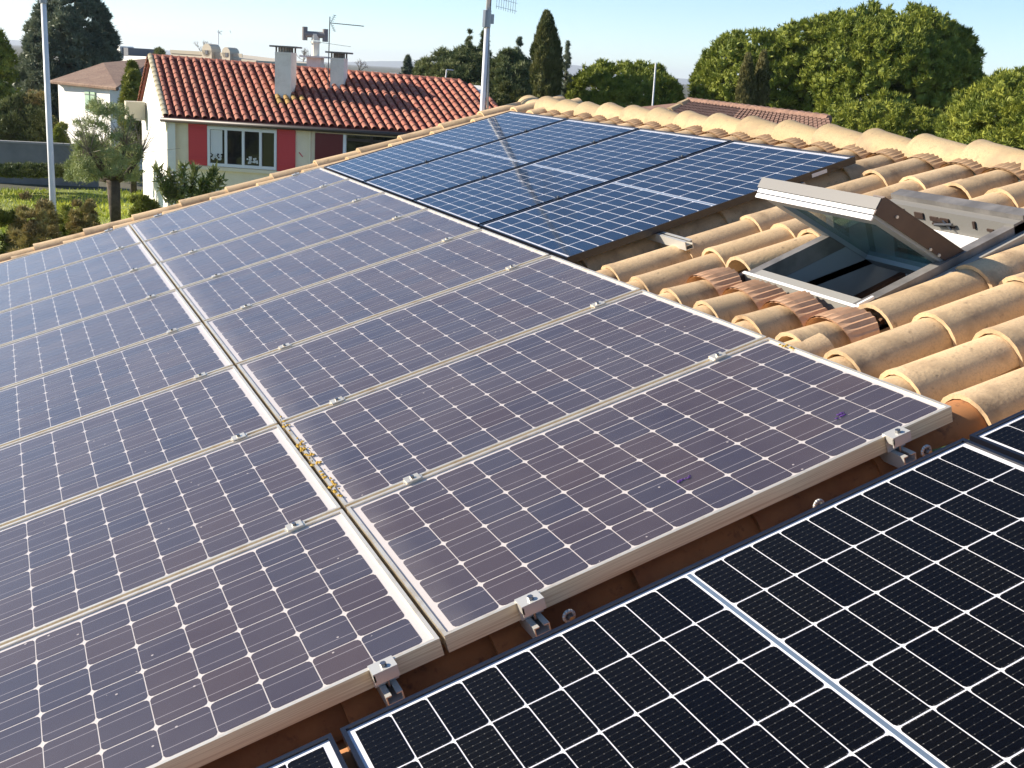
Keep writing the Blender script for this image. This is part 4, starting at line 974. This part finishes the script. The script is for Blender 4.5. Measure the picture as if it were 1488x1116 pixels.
# cypress
def spindle(x, ytop, ybot, hw, n, r, seed, dep=.6, lean=0):
    g_ = np.random.default_rng(seed); out = []
    for i in range(n):
        f = (i + .5) / n; y = ytop + (ybot - ytop) * f
        ww = hw * min(1, (f * 2.3) ** .62) * (1 - .18 * max(0, f - .6) / .4)
        rr = max(2.2, min(r, ww * .75)) * g_.uniform(.8, 1.15); a = g_.uniform(0, 6.28); q = max(0, ww - rr)
        out.append((x + lean * (f - .5) + q * math.cos(a), y + rr * .5, rr, dep * math.sin(a) * ww / hw))
    return out
tree('cypress', 'tall dark pointed cypress rising right of the aerial mast', 'cypress tree', 792, 45, spindle(794, 20, 150, 23, 130, 9, 5), CYPM, 90, 5, .12, .02, ([(0, 0, 0), (0, 0, 4)], [.2, .1]), upw=1.6, spread=.3, squash=1.6)
tree('cypress', 'left of the two slim brownish cypresses before the huge pine', 'cypress tree', 1083, 34, spindle(1084, 82, 178, 13, 60, 6, 6, .3, -6), CYPB, 80, 5, .09, .015, ([(0, 0, 0), (0, 0, 3.4)], [.12, .06]), upw=1.8, spread=.3, group='pair of slim cypresses', squash=1.6)
tree('cypress', 'right and darker of the two slim cypresses before the huge pine', 'cypress tree', 1104, 34.5, spindle(1105, 78, 178, 13, 60, 6, 8, .3, -10), CYPB, 80, 5, .09, .015, ([(0, 0, 0), (0, 0, 3.4)], [.12, .06]), upw=1.8, spread=.3, group='pair of slim cypresses', squash=1.6)
# sparse spruce beside the cypress
def sparse(label, name, x, ytop, ybot, hw, D, m, nb=26, seed=0, cat='conifer', per=14, dens=1):
    g_ = np.random.default_rng(seed); base = at(x, 100, D); O = Vector((base.x, base.y, 0)); t = thing(name, label, cat, O)
    ztop = at(x, ytop, D).z; z0 = at(x, ybot, D).z; W_ = hw * D / F
    trunk(t, [(0, 0, 0), (0, 0, ztop)], [.10, .012], n=6); b = MB(); cs_ = []
    for i in range(nb):
        f = g_.uniform(0, 1) ** .8; z = ztop - (ztop - z0) * f; a = g_.uniform(0, 6.28); l_ = W_ * (f * .9 + .08) * g_.uniform(.7, 1.1)
        p1 = (math.cos(a) * l_, math.sin(a) * l_, z + l_ * .25); b.tube((0, 0, z), p1, .014, .005, n=4)
        for s_ in np.linspace(.3, 1, 5): cs_.append((p1[0] * s_, p1[1] * s_, z + l_ * .25 * s_))
    b.build('branches', BARK, t)
    tri_mesh('crown', tufts(cs_, np.full(len(cs_), W_ * .05 + .02), per, 2, .09 * D / 45, .012 * D / 45, outw=.6, upw=.1, spread=.8, shell=(.1, 1.1), below=-1), m, t)
sparse('thin see-through blue green spruce just right of the tall cypress', 'young_spruce', 823, 60, 150, 15, 47, BLUEGN, 60, 1)
sparse('small blue green fir tip on the left of the cedar clump', 'young_spruce', 592, 82, 125, 15, 70, BLUEGN, 60, 2, per=20)
sparse('left dark fir tip poking out above the cedar clump', 'young_spruce', 680, 44, 130, 17, 62, DARKG, 90, 3, per=16)
sparse('right dark fir tip poking out above the cedar clump, behind the mast', 'young_spruce', 702, 36, 130, 19, 62, DARKG, 100, 4, per=16)
sparse('feathery conifer top between the mast and the tall cypress', 'young_spruce', 752, 56, 130, 22, 60, BLUEGN, 90, 5, per=16)
# cedar clump
L1 = dome(590, 738, 62, 145, 260, 4, 9, 4, 2.2, 9)
tree('cedar', 'broad layered dark cedar behind the right end of the red roof', 'cedar tree', 660, 60, L1, DARKG, 24, 6, .24, .034, ([(0, 0, 0), (0, 0, 4)], [.3, .2]), upw=.1, spread=.7, squash=.6)
L1 = dome(698, 786, 70, 150, 170, 4, 8, 3, 2.0, 10)
tree('cedar', 'second dark cedar between the mast and the tall cypress', 'cedar tree', 742, 58, L1, DARKG, 24, 6, .24, .034, ([(0, 0, 0), (0, 0, 4)], [.3, .2]), upw=.1, spread=.7, squash=.7)
L1 = dome(640, 800, 118, 160, 30, 8, 14, 2, 2.0, 12)
tree('evergreen_shrub', 'dark evergreen shrubs below the cedars, level with the ridge corner', 'shrub', 720, 44, L1, CYPM, 120, 5, .14, .024)
# left: big blue green conifer, and a darker tree at the edge
L1 = dome(24, 182, -36, 150, 460, 5, 10, 4, 2.6, 13) + dome(0, 110, 60, 200, 130, 5, 10, 3, 2.0, 14)
tree('cedar', 'big blue green cedar at upper left behind the brown roof', 'cedar tree', 95, 70, L1, BLUEGN, 26, 6, .26, .036, ([(0, 0, 0), (0, 0, 6)], [.4, .3]), upw=.3, spread=.7, squash=.8, corf=.7)
L1 = dome(-120, 40, 12, 215, 300, 5, 11, 3, 2.2, 15)
tree('stone_pine', 'dark green tree cut off by the upper left edge', 'pine tree', -30, 62, L1, PINE, 20, 6, .20, .034, ([(0, 0, 0), (0, 0, 4)], [.3, .2]))
L1 = dome(-40, 92, 128, 208, 50, 9, 16, 2, 2.0, 16)
tree('dark_hedge', 'dark hedge mass behind the grey garden wall', 'hedge', 30, 50, L1, DARKG, 110, 5, .16, .03)
L1 = dome(24, 84, 120, 200, 24, 6, 12, 1.5, 2.0, 17)
tree('brown_shrub', 'brownish bare shrub left of the white house, behind the pole', 'shrub', 60, 50, L1, BROWNB, 90, 4, .13, .02, corf=.4)
L1 = dome(74, 102, 176, 212, 14, 5, 8, .5, 2.0, 18)
tree('yellow_shrub', 'yellow green shrub behind the wall against the white house', 'shrub', 88, 42.5, L1, YEL, 90, 4, .11, .022)
L1 = dome(222, 242, 68, 88, 8, 4, 6, .5, 2.0, 19)
tree('round_tree', 'small round far tree between the roofs at upper left', 'tree', 232, 100, L1, DARKG, 60, 4, .2, .04)
L1 = spindle(192, 92, 210, 17, 60, 9, 20, .8)
tree('laurel_tree', 'tall leafy evergreen squeezed against the left gable of the red roofed house', 'tree', 190, 38, L1, BUSH, 90, 4, .13, .026, ([(0, 0, 0), (0, 0, 2)], [.1, .08]), upw=.3, spread=.7)
# pruned olive on the lawn
base = at(168, 312, 25.5); O = Vector((base.x, base.y, 0)); ol = thing('pruned_olive', 'pollarded tree with stout trunk and grey green crown beside the gable', 'tree', O)
S25 = 25.5 / F
zf = at(168, 262, 25.5).z
trunk(ol, [(0, 0, 0), (.0, 0, zf * .5), (-.03, 0, zf)], [.13, .11, .14])
b = MB()
def br(x, y, r0, r1, dz, x0=168, y0=262): 
    p = at(x, y, 25.5 + dz) - O; q = at(x0, y0, 25.5) - O; mid_ = (p + q) / 2 + Vector((0, 0, -.12)); b.path([tuple(q), tuple(mid_), tuple(p)], [r0, (r0 + r1) / 2, r1], 7); return p
ends_ = [br(120, 240, .08, .04, .4), br(143, 232, .07, .04, -.3), br(150, 215, .07, .03, .6), br(196, 235, .09, .04, -.2), br(206, 222, .08, .03, .5), br(182, 212, .07, .03, -.6), br(130, 222, .06, .02, -.8)]
b.build('branches', BARK, ol, smooth=True)
b = MB()
for _ in range(260):
    e_ = random.choice(ends_); d_ = Vector((random.gauss(0, .35), random.gauss(0, .35), random.uniform(.15, 1.0))); l_ = random.uniform(.4, 1.0); b.tube(tuple(e_), tuple(e_ + d_ * l_), .008, .003, n=3, caps=False)
b.build('shoots', TWIG, ol)
cs_, rs = [], []
for (x, y, r, dz) in dome(92, 214, 132, 262, 110, 6, 12, 1.0, 2.2, 21): cs_.append(tuple(at(x, y, 25.5 + dz) - O)); rs.append(r * S25)
tri_mesh('crown', tufts(cs_, rs, 34, 3, .095, .009, outw=.4, upw=.5, spread=.8, shell=(.2, 1.1), below=-.7), OLIVE, ol)
# shrubs and hedges in front of the lawn
L1 = dome(92, 205, 205, 262, 140, 3, 7, 1.0, 2.5, 22)
tree('grey_shrub', 'grey green shrub spreading under the pollarded tree', 'shrub', 150, 32, L1, OLIVE, 40, 4, .11, .014, corf=.4)
L1 = dome(-60, 114, 238, 256, 150, 3, 6, 1.0, 3.0, 23)
tree('dark_shrub', 'low dark shrubs along the foot of the grey garden wall', 'shrub', 30, 37, L1, DARKG, 80, 4, .10, .02)
L1 = dome(-90, 75, 282, 535, 520, 5, 9, 1.2, 5.0, 24)
tree('flowering_hedge', 'green and brown leafy hedge at the left edge below the lawn', 'hedge', 0, 17, L1, BUSH, 34, 4, .07, .014, corf=.6)
L1 = dome(5, 95, 278, 555, 460, 4, 8, .8, 5.0, 25)
tree('flowering_hedge', 'reddish brown hedge just left of the pale pole', 'hedge', 50, 16, L1, BROWNB, 40, 4, .06, .009, corf=.35)
L1 = dome(70, 150, 290, 520, 430, 4, 8, 1.0, 5.0, 26)
tree('flowering_hedge', 'speckled brown and green hedge just right of the pale pole', 'hedge', 112, 18, L1, BUSH, 40, 4, .06, .012, corf=.45)
L1 = dome(96, 146, 280, 535, 260, 3, 6, .5, 5.0, 27)
tree('flowering_hedge', 'low reddish bush where the hedge meets the lawn', 'hedge', 122, 17, L1, BROWNB, 40, 4, .05, .009, corf=.3)
L1 = dome(186, 236, 272, 430, 90, 4, 8, .8, 4.0, 28)
tree('rose_bush', 'leafy bush with pale flowers at the foot of the bright gable', 'bush', 205, 22, L1, BUSH, 110, 4, .07, .018, corf=.5)
# laurel shoots in front of the cream wall
base = at(268, 300, 20); O = Vector((base.x, base.y, 0)); t = thing('oleander', 'upright leafy shoots with pale buds in front of the cream house wall', 'bush', O)
b = MB(); cs_ = []
for x, y in ((228, 246), (247, 252), (266, 244), (283, 245), (296, 262), (312, 247), (320, 262), (306, 272), (258, 266), (240, 268)):
    p = at(x, y, 20 + random.uniform(-.3, .3)) - O; q = at(266 + (x - 266) * .4, 318, 20) - O; b.path([tuple(q), tuple(q.lerp(p, .6) + Vector((.02, 0, 0))), tuple(p)], [.012, .009, .004], 5)
    for s_ in np.linspace(.45, 1.0, 14): cs_.append(tuple(q.lerp(p, s_)))
b.build('stems', BARK, t)
tri_mesh('crown', tufts(cs_, np.full(len(cs_), .03), 9, 1, .14, .024, outw=.8, upw=.9, spread=.45, shell=(.2, 1.2), below=-1), LAUR, t)
cs_ = [c for c in cs_ if random.random() < .12]
tri_mesh('buds', tufts(cs_, np.full(len(cs_), .05), 5, 3, .03, .012, shell=(.8, 1.3), below=-1), CURT, t)
# bare trees on the skyline
def bare(label, x, ytop, ybot, D, seed):
    g_ = np.random.default_rng(seed); base = at(x, 90, D); O = Vector((base.x, base.y, 0)); t = thing('bare_tree', label, 'tree', O, group='bare winter trees on the skyline')
    z0, z1 = at(x, ybot, D).z, at(x, ytop, D).z; b = MB()
    b.tube((0, 0, 0), (0, 0, z0), .14, .10, n=6)
    def rec(p, d, l_, r_, n_):
        q = p + d * l_; b.tube(tuple(p), tuple(q), r_, r_ * .6, n=4, caps=False)
        if n_ == 0: return
        for _ in range(3): rec(q, (d + Vector(g_.normal(size=3)) * .45 + Vector((0, 0, .15))).normalized(), l_ * g_.uniform(.6, .85), r_ * .6, n_ - 1)
    H_ = z1 - z0
    for _ in range(4): rec(Vector((0, 0, z0)), Vector((g_.normal() * .5, g_.normal() * .5, 1)).normalized(), H_ * .36, .045, 3)
    b.build('branches', TWIG, t)
bare('bare winter tree behind the arched chimney blocks', 297, 55, 82, 110, 1)
bare('bare winter tree just left of the flue cowl chimney', 440, 68, 98, 110, 2)
bare('bare winter tree right of the aerial, nearly lost in the sky', 522, 84, 104, 120, 3)
# thin mast in front of the second pine and small aerials
def thin_pole(label, x0, y0, x1, y1, D, r_, name='thin_pole', cat='pole', arms=()):
    a, c = at(x0, y0, D), at(x1, y1, D); t = thing(name, label, cat, (a.x, a.y, 0))
    MB().tube((0, 0, 0), (0, 0, a.z), r_, n=6).tube((0, 0, a.z), tuple(c - Vector((a.x, a.y, 0))), r_, n=6).build('shaft', GALV, t)
    if arms:
        b = MB()
        for xa, ya, xb, yb in arms: b.tube(tuple(at(xa, ya, D) - Vector((a.x, a.y, 0))), tuple(at(xb, yb, D) - Vector((a.x, a.y, 0))), r_ * .8, n=5)
        b.build('arm', GALV, t)
thin_pole('thin pale pole in front of the lower round pine', 948, 156, 953, 92, 30, .022)
thin_pole('small bracket post on the red roof ridge against the cedars', 647, 120, 649, 101, 34, .018, 'bracket_post', 'post', ((649, 101, 659, 102),))
thin_pole('little aerial on the arched chimney block at upper left', 317, 70, 317.5, 43, 94, .035, 'small_aerial', 'aerial', ((317, 48, 323, 45), (316, 46, 322, 50), (334, 44, 335, 48)))
# grass blades over the lawn
xs_, ys_ = rng.uniform(-9, 4.2, 26000), rng.uniform(18, 36, 26000)
bz = np.stack([xs_, ys_, np.full(26000, .05)], axis=1); q = rng.normal(size=(26000, 3)) * .5 + np.array([0, 0, 1.0]); q /= np.linalg.norm(q, axis=1, keepdims=True)
s_ = np.cross(q, unit(26000)); GL = leaf_mat('grass_blades', (0.36, 0.43, 0.05), (0.50, 0.52, 0.08), 1.0)
o = tri_mesh('grass', np.stack([bz - s_ * .03, bz + s_ * .03, bz + q * .14], axis=1), GL); tag(o, 'bright green lawn grass between the hedge and the garden wall', 'grass', kind='stuff')

# ------------------------------------------------------------------ air
hm = bpy.data.materials.new('haze'); hm.use_nodes = True; t = hm.node_tree; t.nodes.clear()
ho = t.nodes.new('ShaderNodeOutputMaterial'); hv = t.nodes.new('ShaderNodeVolumePrincipled'); hv.inputs['Density'].default_value = 1.3e-4; hv.inputs['Color'].default_value = (0.80, 0.88, 1.0, 1); hv.inputs['Anisotropy'].default_value = 0.2
t.links.new(hv.outputs[0], ho.inputs['Volume'])
o = MB().box(-9600, 9600, -9600, 9600, -6.0, 110.0).build('haze', hm); tag(o, None, None, kind='stuff')
